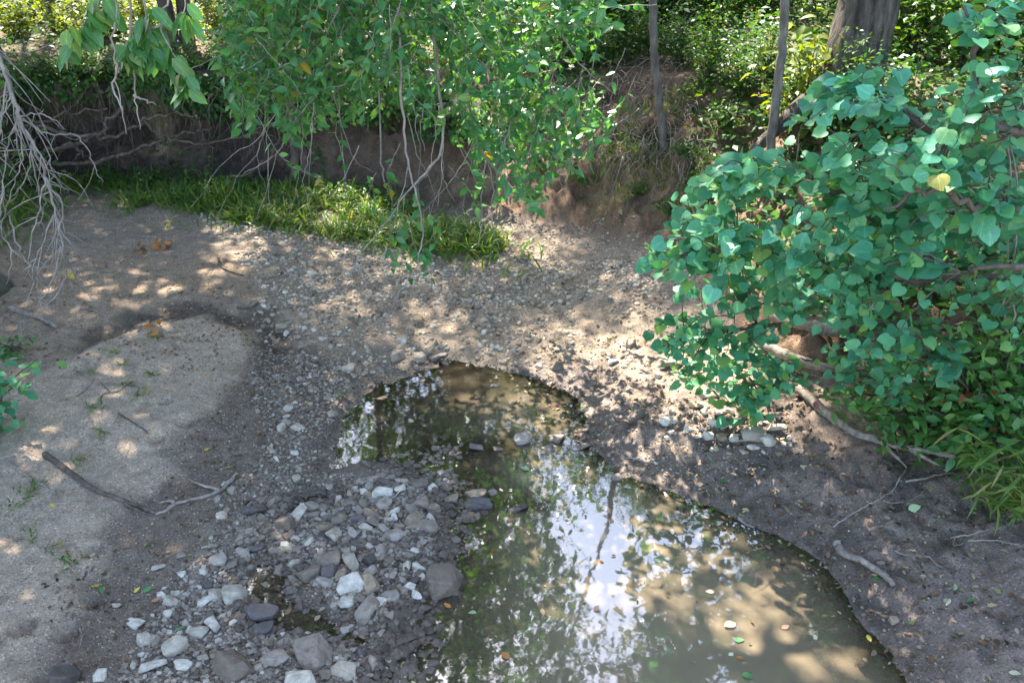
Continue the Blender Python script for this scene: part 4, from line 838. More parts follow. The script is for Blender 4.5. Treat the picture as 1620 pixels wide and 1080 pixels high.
for k in range(330):
    x = rng.uniform(-9.5, .6); den = fbm(np.array([x]), np.array([3.3]), .9, 3, 75)[0]
    if den < rng.uniform(-.5, .2): continue
    y = yface(x) - .2 - rng.uniform(0, .15); z = hz(x, y + .8) + rng.uniform(-.02, .12); L = rng.uniform(.1, .4) * (1 + 1.2 * max(den, 0)); n = int(14 + 40 * L)
    t = rng.random(n); P = np.c_[x + rng.normal(0, .05, n) + t * rng.normal(0, .1), y - .05 * t + rng.normal(0, .05, n), z - t * L]
    place_leaves(mbq, DIA, P, norm(np.c_[rng.normal(0, .8, n), rng.normal(-.3, .4, n), rng.normal(-.5, .4, n)]), norm(np.c_[rng.normal(0, .35, n), rng.normal(-.7, .3, n), np.full(n, .7)]), rng.uniform(.045, .10, n), np.clip(rng.normal(.4, .25, n), 0, 1))
tag(link('hanging_ivy', mbq.mesh('hanging_ivy', M['bush'])), 'leafy vines hanging over the lip of the dark cut bank', 'ivy', None, 'stuff')
tuft = empty('grass_tuft', tuple(on(1625, 800)), 'tall bright grass tuft at the right edge above the mud', 'grass'); mb = MB()
for k in range(44):
    b_ = on(1622, 815) + np.r_[rng.normal(0, .10, 2), 0]; e = b_ + [rng.uniform(-.28, .08), rng.uniform(-.2, .1), rng.uniform(.15, .55)]
    P = spline([b_, (b_ + e) / 2 + [0, 0, .06], e], 4); mb.tube(P, np.linspace(.003, .0015, len(P)), 3, .6, cap=False)
    for j in range(7):
        i = rng.integers(2, len(P)); place_leaves(mb, BLADE, P[i][None], norm(np.array([[rng.normal(-.2, 1), rng.normal(0, 1), rng.uniform(-.6, .4)]])), norm(np.array([[rng.normal(0, .3), -.4, 1]])), np.array([rng.uniform(.11, .2)]), np.array([rng.uniform(.3, 1)]))
part('blades', mb, M['grass'], tuft)
for k, (u, v) in enumerate([(160, 690), (195, 575), (200, 610), (150, 645), (222, 628), (245, 535), (140, 590), (120, 730), (60, 770), (80, 870), (45, 850), (110, 890), (180, 560), (240, 595), (40, 780), (25, 800)]):
    mb = MB(); n = 16; b_ = on(u, v); P = b_ + np.c_[rng.normal(0, .03, (n, 2)), np.zeros(n)]
    place_leaves(mb, BLADE, P, norm(np.c_[rng.normal(0, .8, (n, 2)), rng.uniform(.2, .8, n)]), norm(np.c_[rng.normal(0, .3, (n, 2)), np.ones(n)]), rng.uniform(.04, .11, n), rng.random(n))
    e = empty('grass_sprig', tuple(b_), ['yellowish grass sprig in the middle of the sandbar', 'grass sprig high on the sandbar beside the dark twig', 'grass sprig right of the forked dark twig', 'grass sprig nearest the teal shoots', 'grass sprig at the right of the upper sandbar', 'grass sprig beside the orange leaf clump', 'grass sprig at the upper left rim of the sandbar', 'grass sprig by the top of the rotting branch', 'grass sprig at the thin straight stick', 'grass sprig left of the upper hoof print', 'grass sprig at the left edge below the straight stick', 'grass sprig between the hoof prints', 'grass sprig at the channel side of the sandbar', 'grass sprig below the grey twig', 'grass sprig above the straight stick', 'grass sprig at the far left above the leaf tips'][k], 'grass', 'grass sprigs on the sandbar'); part('blades', mb, M['grass'], e, kind='stuff')

# ------------------------------------------------------------------ stones
def stone_mesh(seed, flat, mat, npt=17):
    g = np.random.default_rng(seed); bm = bmesh.new()
    p = norm(g.normal(0, 1, (npt, 3))); p = np.sign(p) * np.abs(p) ** .62; p = p / np.abs(p).max(0)
    p *= np.array([.5, .36 + .12 * g.random(), flat]) * (.85 + .3 * g.random((npt, 1)))
    vs = [bm.verts.new(q) for q in p]
    r = bmesh.ops.convex_hull(bm, input=vs); bmesh.ops.delete(bm, geom=[v for v in bm.verts if not v.link_faces], context='VERTS')
    bmesh.ops.dissolve_limit(bm, angle_limit=R(16), verts=bm.verts, edges=bm.edges)
    bmesh.ops.bevel(bm, geom=list(bm.edges), offset=.06, segments=2, affect='EDGES', profile=.6)
    bmesh.ops.triangulate(bm, faces=bm.faces)
    for v in bm.verts: v.co += Vector(g.normal(0, .006, 3))
    me = bpy.data.meshes.new('stone'); bm.to_mesh(me); bm.free(); me.materials.append(mat); return me
STONES = {}
for tone in ('pale', 'grey', 'tan', 'dark'):
    STONES[tone] = [stone_mesh(100 + k, (.2, .28, .34, .16)[k % 4], M['stone_' + tone], 15 + k % 5) for k in range(9)]
n_stone = 0; taken = []; marks = []; used_labels = {}
ORD = 'first second third fourth fifth sixth seventh eighth ninth tenth eleventh twelfth thirteenth fourteenth fifteenth sixteenth seventeenth eighteenth nineteenth twentieth'.split()
def stone(p, size, tone, label, group=None, rot=None, var=None, sink=.35, tilt=.25, sy=1.0, sz=1.0):
    global n_stone
    me = STONES[tone][int(rng.integers(0, 9)) if var is None else var]
    o = link('stone', me); z0 = max(hz(p[0], p[1]), -.025)
    o.scale = (size, size * sy, size * sz); o.rotation_euler = (rng.normal(0, tilt), rng.normal(0, tilt), rng.random() * 6.28 if rot is None else rot)
    o.location = (p[0], p[1], z0 + size * sz * .2 * (1 - sink)); tag(o, label, 'stone', group); n_stone += 1; taken.append((p[0], p[1], size * .5))
def px(p, w): return w * np.linalg.norm(np.asarray(p) - [0, 0, CAM_H]) / F / 1.03
LAND = {'large grey block with': 'large grey waterline block', 'wedge shaped grey': 'wedge shaped grey stone', 'flat brown slab': 'flat brown slab', 'broad grey boulder': 'broad grey boulder', 'lumpy grey': 'lumpy grey boulder', 'pale stone at the head': 'pale channel head stone', 'pale oblong': 'pale oblong stone', 'whitish flat stone at': 'whitish flat stone', 'pale block stone': 'flat topped pale block', 'lone whitish': 'lone whitish stone', 'pale rounded stone right': 'curved branch end', 'dark oblong': 'dark oblong stone', 'dark wedge': 'dark wedge stone', 'grey slab at the head': 'heap head slab', 'grey angular': 'grey angular heap stone', 'long dark stone': 'long dark stone', 'orange tan': 'orange underwater slab', 'grey stone in the middle': 'middle row stone', 'pointed grey': 'pointed grey row stone', 'cream stone': 'cream shore stone', 'reddish brown slab': 'reddish brown slab', 'whitish wedge': 'whitish wedge stone', 'squarish tan': 'squarish tan cobble', 'small whitish stone at the tip': 'grass band tip', 'largest whitish': 'largest whitish block', 'tan block on': 'tan block', 'flat grey slab on': 'bush tip slab', 'pale stone on gravel': 'pale left gravel stone'}
for u, v, w, tone, var, sy, sz, rot, label in [
    (703, 920, 62, 'grey', 2, 1.15, 1.15, .2, 'large grey block with pale lower edge at the waterline of the stone heap'),
    (580, 965, 46, 'grey', 1, 1.0, 1.0, .8, 'wedge shaped grey stone left of the large waterline block'),
    (410, 970, 68, 'dark', 3, .6, 1.1, .05, 'flat brown slab lying in the side channel'),
    (418, 993, 40, 'dark', 0, .8, .8, .1, 'small brown slab just below the flat brown slab'),
    (505, 1030, 70, 'grey', 5, 1.1, .8, .5, 'broad grey boulder half in water at the bottom of the photo'),
    (432, 1040, 46, 'grey', 3, 1.1, .8, .9, 'flat grey pointed stone left of the broad boulder'),
    (370, 1052, 58, 'grey', 6, 1.1, 1.1, 2.2, 'lumpy grey boulder at the bottom edge'),
    (372, 942, 40, 'pale', 2, 1.0, 1.1, .3, 'pale stone at the head of the side channel'),
    (344, 941, 28, 'pale', 5, .9, 1.0, .1, 'small pale stone touching the stone at the channel head'),
    (326, 951, 26, 'pale', 1, .9, 1.0, .4, 'pale angular stone left of the channel head'),
    (336, 988, 34, 'pale', 4, .8, 1.1, -.7, 'pale oblong stone below the channel head'),
    (312, 1004, 32, 'pale', 7, 1.1, 1.2, 1.2, 'pale upright stone left of the oblong one'),
    (279, 1024, 40, 'pale', 2, .9, 1.0, .6, 'pale rounded stone near the bottom left gravel'),
    (215, 985, 32, 'pale', 0, .8, .8, -.3, 'whitish flat stone at the left edge of the heap'),
    (231, 1012, 26, 'pale', 5, 1, 1, .2, 'whitish stone right below the flat whitish one'),
    (288, 1053, 36, 'pale', 3, .8, 1.1, 0, 'pale block stone with flat top near the bottom edge'),
    (242, 1055, 38, 'pale', 1, .7, .8, .1, 'pale flat stone left of the flat topped block'),
    (320, 1042, 20, 'pale', 4, 1, 1, .5, 'small pale stone right of the flat topped block'),
    (160, 1068, 18, 'pale', 6, 1.4, 1.2, .1, 'narrow pale stone at the bottom left on dark sand'),
    (105, 1072, 40, 'dark', 2, 1, 1, .1, 'dark dull boulder at the bottom left on damp sand'),
    (471, 1076, 58, 'pale', 4, .9, 1.0, .1, 'big pale stone cut by the bottom edge'),
    (545, 1058, 40, 'pale', 6, .9, .9, -.3, 'pale stone right of the broad boulder at the bottom edge'),
    (183, 957, 19, 'pale', 3, .7, .7, 0, 'lone whitish stone on the dark damp sand'),
    (250, 897, 20, 'pale', 1, .7, .8, .1, 'pale stone lying alone where damp sand meets gravel'),
    (286, 880, 18, 'grey', 4, .9, .9, .4, 'grey stone beside the lone pale stone on damp sand'),
    (351, 817, 18, 'pale', 2, 1, 1.1, .4, 'pale rounded stone right of the curved branch end'),
    (400, 808, 38, 'dark', 1, .6, 1.0, -.1, 'dark oblong stone by the side channel top'),
    (403, 868, 30, 'dark', 3, .6, .9, .5, 'dark wedge stone standing at the side channel edge'),
    (660, 765, 40, 'grey', 3, .7, .9, .3, 'grey slab at the head of the stone heap by the upper pool'),
    (665, 795, 38, 'grey', 5, .8, 1, 2.8, 'rounded grey stone below the slab at the heap head'),
    (608, 797, 30, 'grey', 0, .9, .9, .9, 'grey angular stone in the upper part of the heap'),
    (686, 803, 22, 'grey', 2, .8, 1, .2, 'small grey stone at the right edge of the heap'),
    (755, 795, 46, 'dark', 6, .5, .9, .05, 'long dark stone lying in shallow water by the heap'),
    (780, 776, 20, 'grey', 2, .9, 1.2, .6, 'dark grey round stone at the end of the water crossing'),
    (750, 778, 44, 'tan', 3, .7, .7, .1, 'orange tan slab just under water by the heap'),
    (715, 788, 28, 'tan', 0, .8, .9, .2, 'tan stone touching the orange slab'),
    (817, 802, 36, 'dark', 1, .6, .8, .1, 'flat dark stone alone in the pool right of the heap'),
    (828, 692, 34, 'grey', 2, .9, 1.1, .3, 'grey stone in the middle of the row across the pool'),
    (878, 690, 36, 'grey', 0, .8, .9, -.3, 'pointed grey stone at the right end of the row'),
    (870, 706, 24, 'grey', 5, .9, .9, .5, 'grey stone just below the pointed one'),
    (752, 706, 30, 'dark', 4, .7, .9, 0, 'dark stone at the left part of the row across the pool'),
    (785, 706, 24, 'dark', 7, .7, .8, .1, 'dark stone next to the middle of the row'),
    (925, 705, 20, 'grey', 1, .9, .9, .1, 'small grey stone at the right shore of the narrows'),
    (746, 674, 16, 'tan', 3, .9, 1.1, .1, 'tan stone poking out above the row in upper pool'),
    (785, 607, 20, 'dark', 2, .7, .8, 0, 'dark rounded stone alone in the upper pool'),
    (665, 567, 22, 'pale', 2, 1, 1.3, .2, 'cream stone standing at the far shore of the upper pool'),
    (692, 566, 34, 'dark', 1, .7, .8, -.1, 'reddish brown slab at the far shore beside the cream stone'),
    (552, 582, 24, 'pale', 0, .9, 1.0, .3, 'whitish wedge stone left of the upper pool'),
    (472, 676, 24, 'pale', 5, .9, .9, .5, 'pale stone on gravel left of the upper pool'),
    (526, 655, 17, 'pale', 2, .9, 1, .2, 'small pale stone at the left shore of the upper pool'),
    (660, 508, 22, 'tan', 4, .9, 1.3, 0, 'squarish tan cobble alone in the middle of the gravel'),
    (628, 563, 26, 'grey', 6, .9, 1.1, .4, 'grey stone at the far shore left of the cream stone'),
    (722, 423, 12, 'pale', 0, .8, .9, .1, 'small whitish stone at the tip of the grass band'),
    (1043, 594, 16, 'pale', 5, 1, 1.3, .3, 'pale stone upright on mud left of the bush'),
    (970, 572, 20, 'pale', 1, .8, .9, .2, 'pale stone on mud above the upper pool right shore'),
    (976, 753, 22, 'grey', 2, .9, 1, .3, 'grey stone at the right shore of the big pool'),
    (1192, 686, 44, 'pale', 0, .9, 1.0, .3, 'largest whitish block of the stone pile under the bush'),
    (1228, 677, 30, 'pale', 1, .8, 1.0, -.4, 'whitish block at the upper right of the pile'),
    (1218, 697, 32, 'pale', 5, .7, .9, .5, 'whitish stone at the lower right of the pile'),
    (1121, 690, 22, 'pale', 2, .9, 1, .2, 'whitish stone at the left of the pile'),
    (1105, 692, 16, 'pale', 4, .9, .9, .6, 'small pale stone at the far left of the pile'),
    (1162, 692, 20, 'pale', 6, .9, .9, .1, 'pale stone in the middle of the pile'),
    (1190, 708, 24, 'pale', 3, .8, .8, .3, 'flat whitish stone at the front of the pile'),
    (1175, 715, 18, 'pale', 7, .8, .8, .2, 'small whitish stone at the front of the pile'),
    (1145, 678, 16, 'pale', 1, .8, .8, .2, 'small pale stone at the back of the pile'),
    (1232, 718, 14, 'tan', 2, .8, .8, .2, 'small tan stone at the right foot of the pile'),
    (1100, 640, 28, 'tan', 3, .8, .9, .3, 'tan block on mud above the whitish pile'),
    (1120, 622, 44, 'grey', 3, .6, .8, .1, 'flat grey slab under the left tip of the bush'),
    (1058, 575, 40, 'grey', 1, .6, .8, -.2, 'flat grey slab on mud at the left tip of the bush'),
    (1066, 652, 16, 'pale', 5, .8, .8, .1, 'small pale stone left of the tan block'),
    (1015, 668, 14, 'pale', 2, .8, .8, .1, 'small whitish stone on mud right of the narrows'),
    (1415, 980, 19, 'tan', 2, .8, .8, .1, 'tan stone on mud at the right shore of the big pool'),
    (1392, 890, 14, 'grey', 3, .8, .8, .1, 'small grey stone on mud beside the curved stick'),
]:
    p = on(u, v + w * .15, True); stone(p, px(p, w), tone, label, None, rot, var, .25, .12, sy, sz)
    for key, short in LAND.items():
        if label.startswith(key): marks.append((u, v, short))
# the rest of the largest 300, by the ground they lie on
REG = [
    ('pile', [(1060, 640), (1150, 650), (1240, 660), (1255, 710), (1180, 725), (1080, 710), (1030, 700)], 32, (10, 21), dict(pale=.8, grey=.12, tan=.08), 'mud around the whitish stone pile'),
    ('heap', [(440, 830), (520, 775), (620, 745), (690, 770), (690, 870), (650, 960), (600, 990), (520, 960), (460, 890)], 94, (18, 44), dict(grey=.52, pale=.26, dark=.14, tan=.08), 'stone heap between the two pools'),
    ('bottom', [(250, 930), (330, 890), (400, 860), (420, 920), (370, 1000), (520, 1000), (640, 960), (610, 1080), (200, 1080)], 44, (13, 30), dict(grey=.4, pale=.38, dark=.17, tan=.05), 'gravel beside the side channel at the bottom'),
    ('far', [(420, 440), (560, 400), (800, 420), (1010, 440), (1040, 520), (960, 590), (800, 560), (640, 560), (540, 600), (430, 520)], 34, (11, 19), dict(grey=.35, pale=.5, tan=.15), 'pale gravel bar beyond the upper pool'),
    ('leftg', [(420, 650), (520, 600), (500, 740), (420, 790), (380, 880), (320, 900), (330, 800)], 26, (11, 19), dict(grey=.4, pale=.35, dark=.2, tan=.05), 'gravel left of the upper pool'),
]
TONEW = dict(grey='grey', pale='pale', dark='dark wet', tan='tan')
for nm, poly, n, (wa_, wb_), tones, where in REG:
    pl_ = np.array(poly, float); lo, hi = pl_.min(0), pl_.max(0); c_ = 0; tries = 0
    while c_ < n and n_stone < 300 and tries < 6000:
        tries += 1; q = rng.uniform(lo, hi)
        if sdf(np.array(q[0]), np.array(q[1]), pl_) > 0: continue
        p = on(*q); w = wa_ + (wb_ - wa_) * rng.random() ** 2.2; s = px(p, w)
        if any((p[0] - a) ** 2 + (p[1] - b_) ** 2 < ((r_ + s * .5) * .66) ** 2 for a, b_, r_ in taken): continue
        tone = rng.choice(list(tones), p=list(tones.values())); sz_ = 'small' if w < wa_ + .2 * (wb_ - wa_) else ('medium' if w < wa_ + .55 * (wb_ - wa_) else 'big')
        szv = rng.uniform(.8, 1.15); mu, mv, short = min(marks, key=lambda m: (m[0] - q[0]) ** 2 + (m[1] - q[1]) ** 2)
        dx_, dy_ = q[0] - mu, q[1] - mv; far_ = math.hypot(dx_, dy_); dist = 'just' if far_ < 38 else ('a little way' if far_ < 85 else 'well')
        where_ = ('left of' if dx_ < 0 else 'right of') if abs(dx_) > 1.6 * abs(dy_) else (('beyond' if dy_ < 0 else 'in front of') if abs(dy_) > 1.6 * abs(dx_) else ('back left of' if dx_ < 0 else 'back right of') if dy_ < 0 else ('front left of' if dx_ < 0 else 'front right of'))
        lab = f'{sz_} {TONEW[tone]} stone {dist} {where_} the {short}'
        if lab in used_labels: lab = f'{"flat" if szv < .97 else "chunky"} {lab}'
        if lab in used_labels: lab = lab.replace(' stone ', ' angular stone ', 1)
        used_labels[lab] = used_labels.get(lab, 0) + 1
        stone(p, s, tone, lab, f'stones, {where}', None, None, .3, .25, rng.uniform(.75, 1.1), szv); c_ += 1
print('stones', n_stone)

# pebbles: far too many to count
ICO = bmesh.new(); bmesh.ops.create_icosphere(ICO, subdivisions=1, radius=.5)
ICO_V = np.array([v.co[:] for v in ICO.verts]); ICO_F = [[v.index for v in f.verts] for f in ICO.faces]; ICO.free()
def pebbles(mb, P, size, tint, flat=(.45, .8)):
    k = len(P); V = ICO_V[None] * (1 + rng.uniform(-.34, .25, (k, len(ICO_V), 1)))
    V = V * np.stack([np.ones(k), rng.uniform(.6, 1, k), rng.uniform(*flat, k)], 1)[:, None]
    a = rng.random(k) * 6.28; ca_, sa = np.cos(a)[:, None], np.sin(a)[:, None]; b_ = rng.normal(0, .3, k); cb, sb = np.cos(b_)[:, None], np.sin(b_)[:, None]
    x, y, z = V[..., 0], V[..., 1], V[..., 2]; x, z = x * cb - z * sb, x * sb + z * cb; x, y = x * ca_ - y * sa, x * sa + y * ca_
    mb.batch(P[:, None] + size[:, None, None] * np.stack([x, y, z], -1), ICO_F, tint)
def gravel(name, label, sets):
    mb = MB()
    for poly, n, smin, smax, tm, ts, cl, z in sets:
        q = scatter(GP(poly, z), n); nn = fbm(q[:, 0], q[:, 1], 1.3, 4, 97, .6); q = q[nn > -cl + rng.normal(0, .15, len(q))]; k = len(q)
        s = smin * (smax / smin) ** (rng.random(k) ** 2.2); h_ = hzv(q[:, 0], q[:, 1])
        wet_ = hzv(q[:, 0], q[:, 1], A['dp']); t = rng.normal(tm, ts, k); t = np.where(wet_ < .06, t * .55, t)
        pebbles(mb, np.c_[q, h_ + s * .10], s, np.clip(t, 0, 1))
    return tag(link(name, mb.mesh(name, M['gravel'], False)), label, 'gravel', None, 'stuff')
gravel('gravel', 'pale gravel spread across the creek bed beyond the pool', [
    ([(330, 345), (600, 392), (840, 412), (1030, 430), (1060, 520), (1000, 575), (850, 560), (640, 565), (520, 620), (430, 560), (390, 490), (430, 430)], 8500, .013, .07, .60, .22, .12, .15),
    ([(300, 335), (600, 388), (1030, 430), (1050, 470), (700, 470), (430, 470), (380, 420)], 5200, .013, .065, .68, .2, .15, .18),
    ([(60, 340), (300, 335), (430, 430), (380, 500), (200, 480), (60, 440)], 2500, .008, .022, .55, .22, .3, .2),
    ([(700, 330), (1000, 380), (1100, 450), (1050, 520), (950, 440), (800, 400)], 2500, .01, .045, .6, .2, .4, .25)])
gravel('gravel', 'mixed brown and grey gravel around the side channel and stone heap', [
    ([(400, 560), (540, 570), (540, 640), (500, 740), (560, 745), (700, 775), (700, 900), (640, 990), (580, 1095), (180, 1095), (250, 980), (330, 880), (350, 790), (430, 710), (400, 640)], 16000, .009, .04, .38, .2, .45, .05),
    ([(440, 830), (520, 775), (620, 745), (700, 765), (700, 890), (650, 985), (560, 1000), (470, 900)], 3600, .018, .065, .36, .22, .6, .03),
    ([(180, 1095), (260, 930), (330, 880), (420, 920), (480, 1000), (600, 980), (580, 1095)], 2200, .015, .055, .48, .22, .4, .03),
    ([(390, 800), (540, 775), (530, 800), (470, 850), (480, 960), (600, 1010), (500, 1060), (370, 1000), (370, 900)], 1100, .02, .085, .3, .15, .6, 0.0), ([(560, 1095), (640, 960), (760, 960), (760, 1095)], 700, .03, .10, .15, .08, .5, 0.0), ([(680, 780), (780, 800), (770, 960), (650, 1000)], 420, .025, .10, .25, .14, .6, 0.0), ([(560, 735), (720, 700), (740, 770), (640, 790)], 260, .025, .08, .35, .15, .6, 0.0), ([(700, 680), (930, 680), (960, 770), (700, 790)], 420, .02, .07, .2, .12, .5, 0.0)])
gravel('gravel', 'scattered grit and small stones on the muddy right shore', [
    ([(770, 575), (1040, 500), (1150, 640), (1260, 640), (1260, 720), (1100, 780), (985, 750), (930, 640)], 3600, .008, .032, .42, .25, .35, .15),
    ([(985, 750), (1260, 700), (1600, 760), (1640, 1090), (1460, 1090), (1290, 870)], 1500, .006, .02, .4, .25, .3, .2)])
mb = MB(); q = np.c_[rng.uniform(-2.2, 3.0, 60000), rng.uniform(2.6, 6.9, 60000)]; dq = hzv(q[:, 0], q[:, 1], A['dp']); q = q[(dq > -.10) & (dq < .09 * rng.random(len(q)) + .01)][:3600]
s_sz = .006 * (5.5 ** (rng.random(len(q)) ** 2.6)); pebbles(mb, np.c_[q, hzv(q[:, 0], q[:, 1]) + s_sz * .15], s_sz, np.clip(rng.normal(.22, .16, len(q)), 0, 1))
tag(link('shore_pebbles', mb.mesh('shore_pebbles', M['gravel'], False)), 'dark wet pebbles and clods fringing the edge of the pool', 'pebbles', None, 'stuff')
gravel('grit', 'fine grit sprinkled over the sandbar and damp sand', [
    ([(-20, 680), (240, 535), (400, 540), (340, 650), (260, 740), (170, 880), (40, 1090), (-80, 1090)], 7000, .005, .012, .55, .22, .6, .2),
    ([(330, 640), (400, 545), (430, 700), (330, 800), (300, 900), (140, 1090), (60, 1090), (180, 800)], 5000, .005, .014, .4, .25, .5, .15)])

# ------------------------------------------------------------------ sticks, roots, logs
def ground_stick(name, pix, r0, r1, label, mat='stick', lift=.6, cat='stick', side=None, jit=.0022, group=None, sides=7):
    pts = []
    for u, v in pix:
        p = on(u, v, True); pts.append(p + [0, 0, max(r0, r1) * lift])
    P = spline(pts, 6, jit)
    for q in P: q[2] = max(q[2], max(hz(q[0], q[1]), 0) + min(r0, r1) * .5)
    e = empty(name, tuple(P[0]), label, cat, group); mb = MB(); mb.tube(P, np.linspace(r0, r1, len(P)), sides, rough=.12); part('stem', mb, M[mat], e)
    for sp in side or []:
        mb = MB(); S = spline([on(u, v, True) + [0, 0, r1 * 1.2 + .004] for u, v in sp], 5, jit); mb.tube(S, np.linspace(max(r1, .004), .0025, len(S)), 5, rough=.1); part('side_twig', mb, M[mat], e)
    return e
ground_stick('fallen_branch', [(72, 722), (110, 750), (150, 778), (185, 793), (225, 806), (247, 816)], .022, .008, 'dark rotting branch lying down the sandbar slope', 'root', side=[[(185, 793), (225, 815), (245, 818)]])
ground_stick('fallen_branch', [(247, 817), (262, 812), (280, 798), (320, 790), (348, 780), (362, 765), (376, 751)], .009, .014, 'pale curved branch with upturned end on damp gravel', 'stick', side=[[(348, 780), (322, 772), (298, 762)], [(278, 799), (265, 797), (252, 800)]])
ground_stick('thin_stick', [(0, 798), (60, 799), (140, 797), (170, 800)], .005, .004, 'thin straight stick crossing the sandbar to the branch')
ground_stick('thin_stick', [(10, 728), (30, 745), (60, 765), (88, 782)], .010, .006, 'grey stick on sand left of the rotting branch', side=[[(30, 745), (50, 748), (68, 752)]])
ground_stick('driftwood_stick', [(1322, 864), (1326, 876), (1336, 884), (1358, 893), (1382, 905), (1400, 920), (1411, 935)], .026, .014, 'pale curved driftwood stick lying on mud at the shore', lift=1.0, sides=9)
ground_stick('long_root', [(1262, 620), (1285, 645), (1315, 670), (1350, 692), (1395, 706), (1440, 716), (1500, 728), (1560, 742)], .034, .018, 'long pale root running down the right bank below the bush', 'stick', lift=.9, cat='root', side=[[(1395, 706), (1420, 735), (1432, 745)], [(1440, 716), (1480, 740), (1510, 742)]])
ground_stick('fallen_log', [(1225, 512), (1262, 522), (1300, 534), (1335, 545)], .055, .045, 'grey log lying in the hollow under the bush', 'stick', lift=1.2, cat='log', sides=10)
ground_stick('fallen_log', [(1205, 556), (1240, 572), (1290, 588), (1345, 596), (1400, 602)], .042, .03, 'pale log below the hollow partly under leaves', 'stick', lift=1.1, cat='log', sides=9)
ground_stick('thin_twig', [(1318, 836), (1345, 815), (1380, 798), (1408, 783), (1420, 765), (1435, 740)], .006, .004, 'long forked twig slanting across the right mud', side=[[(1382, 790), (1410, 798), (1440, 796), (1463, 778)]])
ground_stick('thin_twig', [(1414, 875), (1435, 881), (1466, 884), (1480, 893), (1492, 899)], .006, .004, 'kinked pale twig on mud right of the driftwood stick')
ground_stick('thin_twig', [(1432, 764), (1470, 757), (1508, 750)], .008, .005, 'pale twig below the long root')
ground_stick('thin_twig', [(1505, 852), (1535, 850), (1565, 840)], .006, .004, 'bent pale twig under the grass tuft', side=[[(1510, 853), (1508, 865), (1525, 862)]])
ground_stick('thin_twig', [(1530, 858), (1570, 857), (1612, 862)], .005, .004, 'straight thin twig in front of the grass tuft')
ground_stick('pale_stick', [(16, 490), (40, 498), (65, 506), (90, 520)], .026, .014, 'smooth pale stick on sand by the trunk at left edge')
ground_stick('thin_twig', [(345, 408), (352, 425), (368, 432), (384, 437)], .012, .007, 'crooked twig on the far gravel near the sunny patch', 'root')
ground_stick('thin_twig', [(375, 488), (400, 487), (408, 480)], .012, .008, 'dark twig at the right end of the mud channel', 'root')
ground_stick('water_stick', [(1168, 823), (1178, 830), (1192, 836)], .012, .007, 'short grey stick lying in the pool near the right shore', lift=.4)
ground_stick('thin_twig', [(62, 1055), (72, 1064), (88, 1080)], .006, .005, 'straw coloured twig at the bottom left corner')
ground_stick('thin_twig', [(127, 996), (131, 1010), (126, 1028)], .006, .003, 'small grey forked twig on damp sand at bottom left', side=[[(130, 1008), (138, 1000)]])
ground_stick('thin_twig', [(272, 545), (285, 556), (300, 563)], .007, .004, 'grey twig on the rounded end of the sandbar')
ground_stick('thin_twig', [(188, 655), (205, 665), (225, 680), (236, 690)], .007, .004, 'dark twig in the middle of the sandbar', 'root')
ground_stick('thin_twig', [(160, 640), (163, 625), (190, 620), (210, 605)], .006, .003, 'forked dark twig on the upper sandbar', 'root', side=[[(175, 622), (165, 612), (160, 605)]])
ground_stick('thin_twig', [(120, 628), (140, 612), (150, 598)], .006, .003, 'pale twig reaching from the teal shoots')
ground_stick('thin_twig', [(358, 868), (356, 900), (345, 925), (338, 935)], .005, .003, 'thin twig among the stones by the side channel')
ground_stick('thin_twig', [(335, 965), (360, 967), (380, 966)], .005, .004, 'thin pale twig left of the flat brown slab')
ground_stick('thin_twig', [(990, 765 - 40), (1040, 735), (1062, 728)], .005, .003, 'thin twig on mud at right of the narrows')
# roots and dead boughs against the cut bank
def wall_root(pix, Y, r0, r1, label, mat='root', group=None):
    P = spline([at(u, v, y) for (u, v), y in zip(pix, np.linspace(Y, Y + .1, len(pix)))], 6, .015); e = empty('exposed_root', tuple(P[0]), label, 'root', group)
    mb = MB(); mb.tube(P, np.linspace(r0, r1, len(P)), 6, rough=.1)
    for k in range(6):
        i = rng.integers(2, len(P)); q = P[i] + rng.normal(0, .16, 3) * [1, .3, 1] + [0, 0, -.1]; mb.tube(spline([P[i], (P[i] + q) / 2 + rng.normal(0, .03, 3), q], 3), np.linspace(.006, .002, 7), 4, cap=False)
    part('stem', mb, M[mat], e)
wall_root([(88, 236), (125, 226), (152, 213), (172, 192), (195, 168)], 10.5, .035, .02, 'thick root climbing to the right in the shade of cut bank')
wall_root([(60, 200), (120, 215), (175, 217), (210, 203), (235, 188), (266, 181)], 10.55, .026, .012, 'pale arching root high on the dark bank')
wall_root([(85, 257), (140, 257), (185, 248), (220, 236), (255, 222), (300, 210), (335, 202)], 10.5, .028, .01, 'long low root sweeping along the foot of dark bank')
wall_root([(225, 190), (250, 212), (285, 222), (330, 226), (380, 216), (425, 200), (440, 196)], 10.5, .016, .009, 'thin pale root bowed across the dark bank')
wall_root([(275, 172), (292, 185), (312, 188), (318, 205), (322, 220), (340, 235)], 10.5, .014, .007, 'thin crooked root above the pale weed')
wall_root([(70, 240), (110, 232), (130, 240), (118, 252)], 10.4, .025, .012, 'forked root end behind the dead branch')
wall_root([(20, 205), (70, 190), (120, 178), (170, 172)], 10.6, .022, .01, 'dark root along the lip of bank behind the dead branch')
wall_root([(365, 282), (395, 272), (425, 250), (440, 222), (436, 200), (405, 205)], 10.2, .014, .006, 'bare pale twig curling up from the grass')
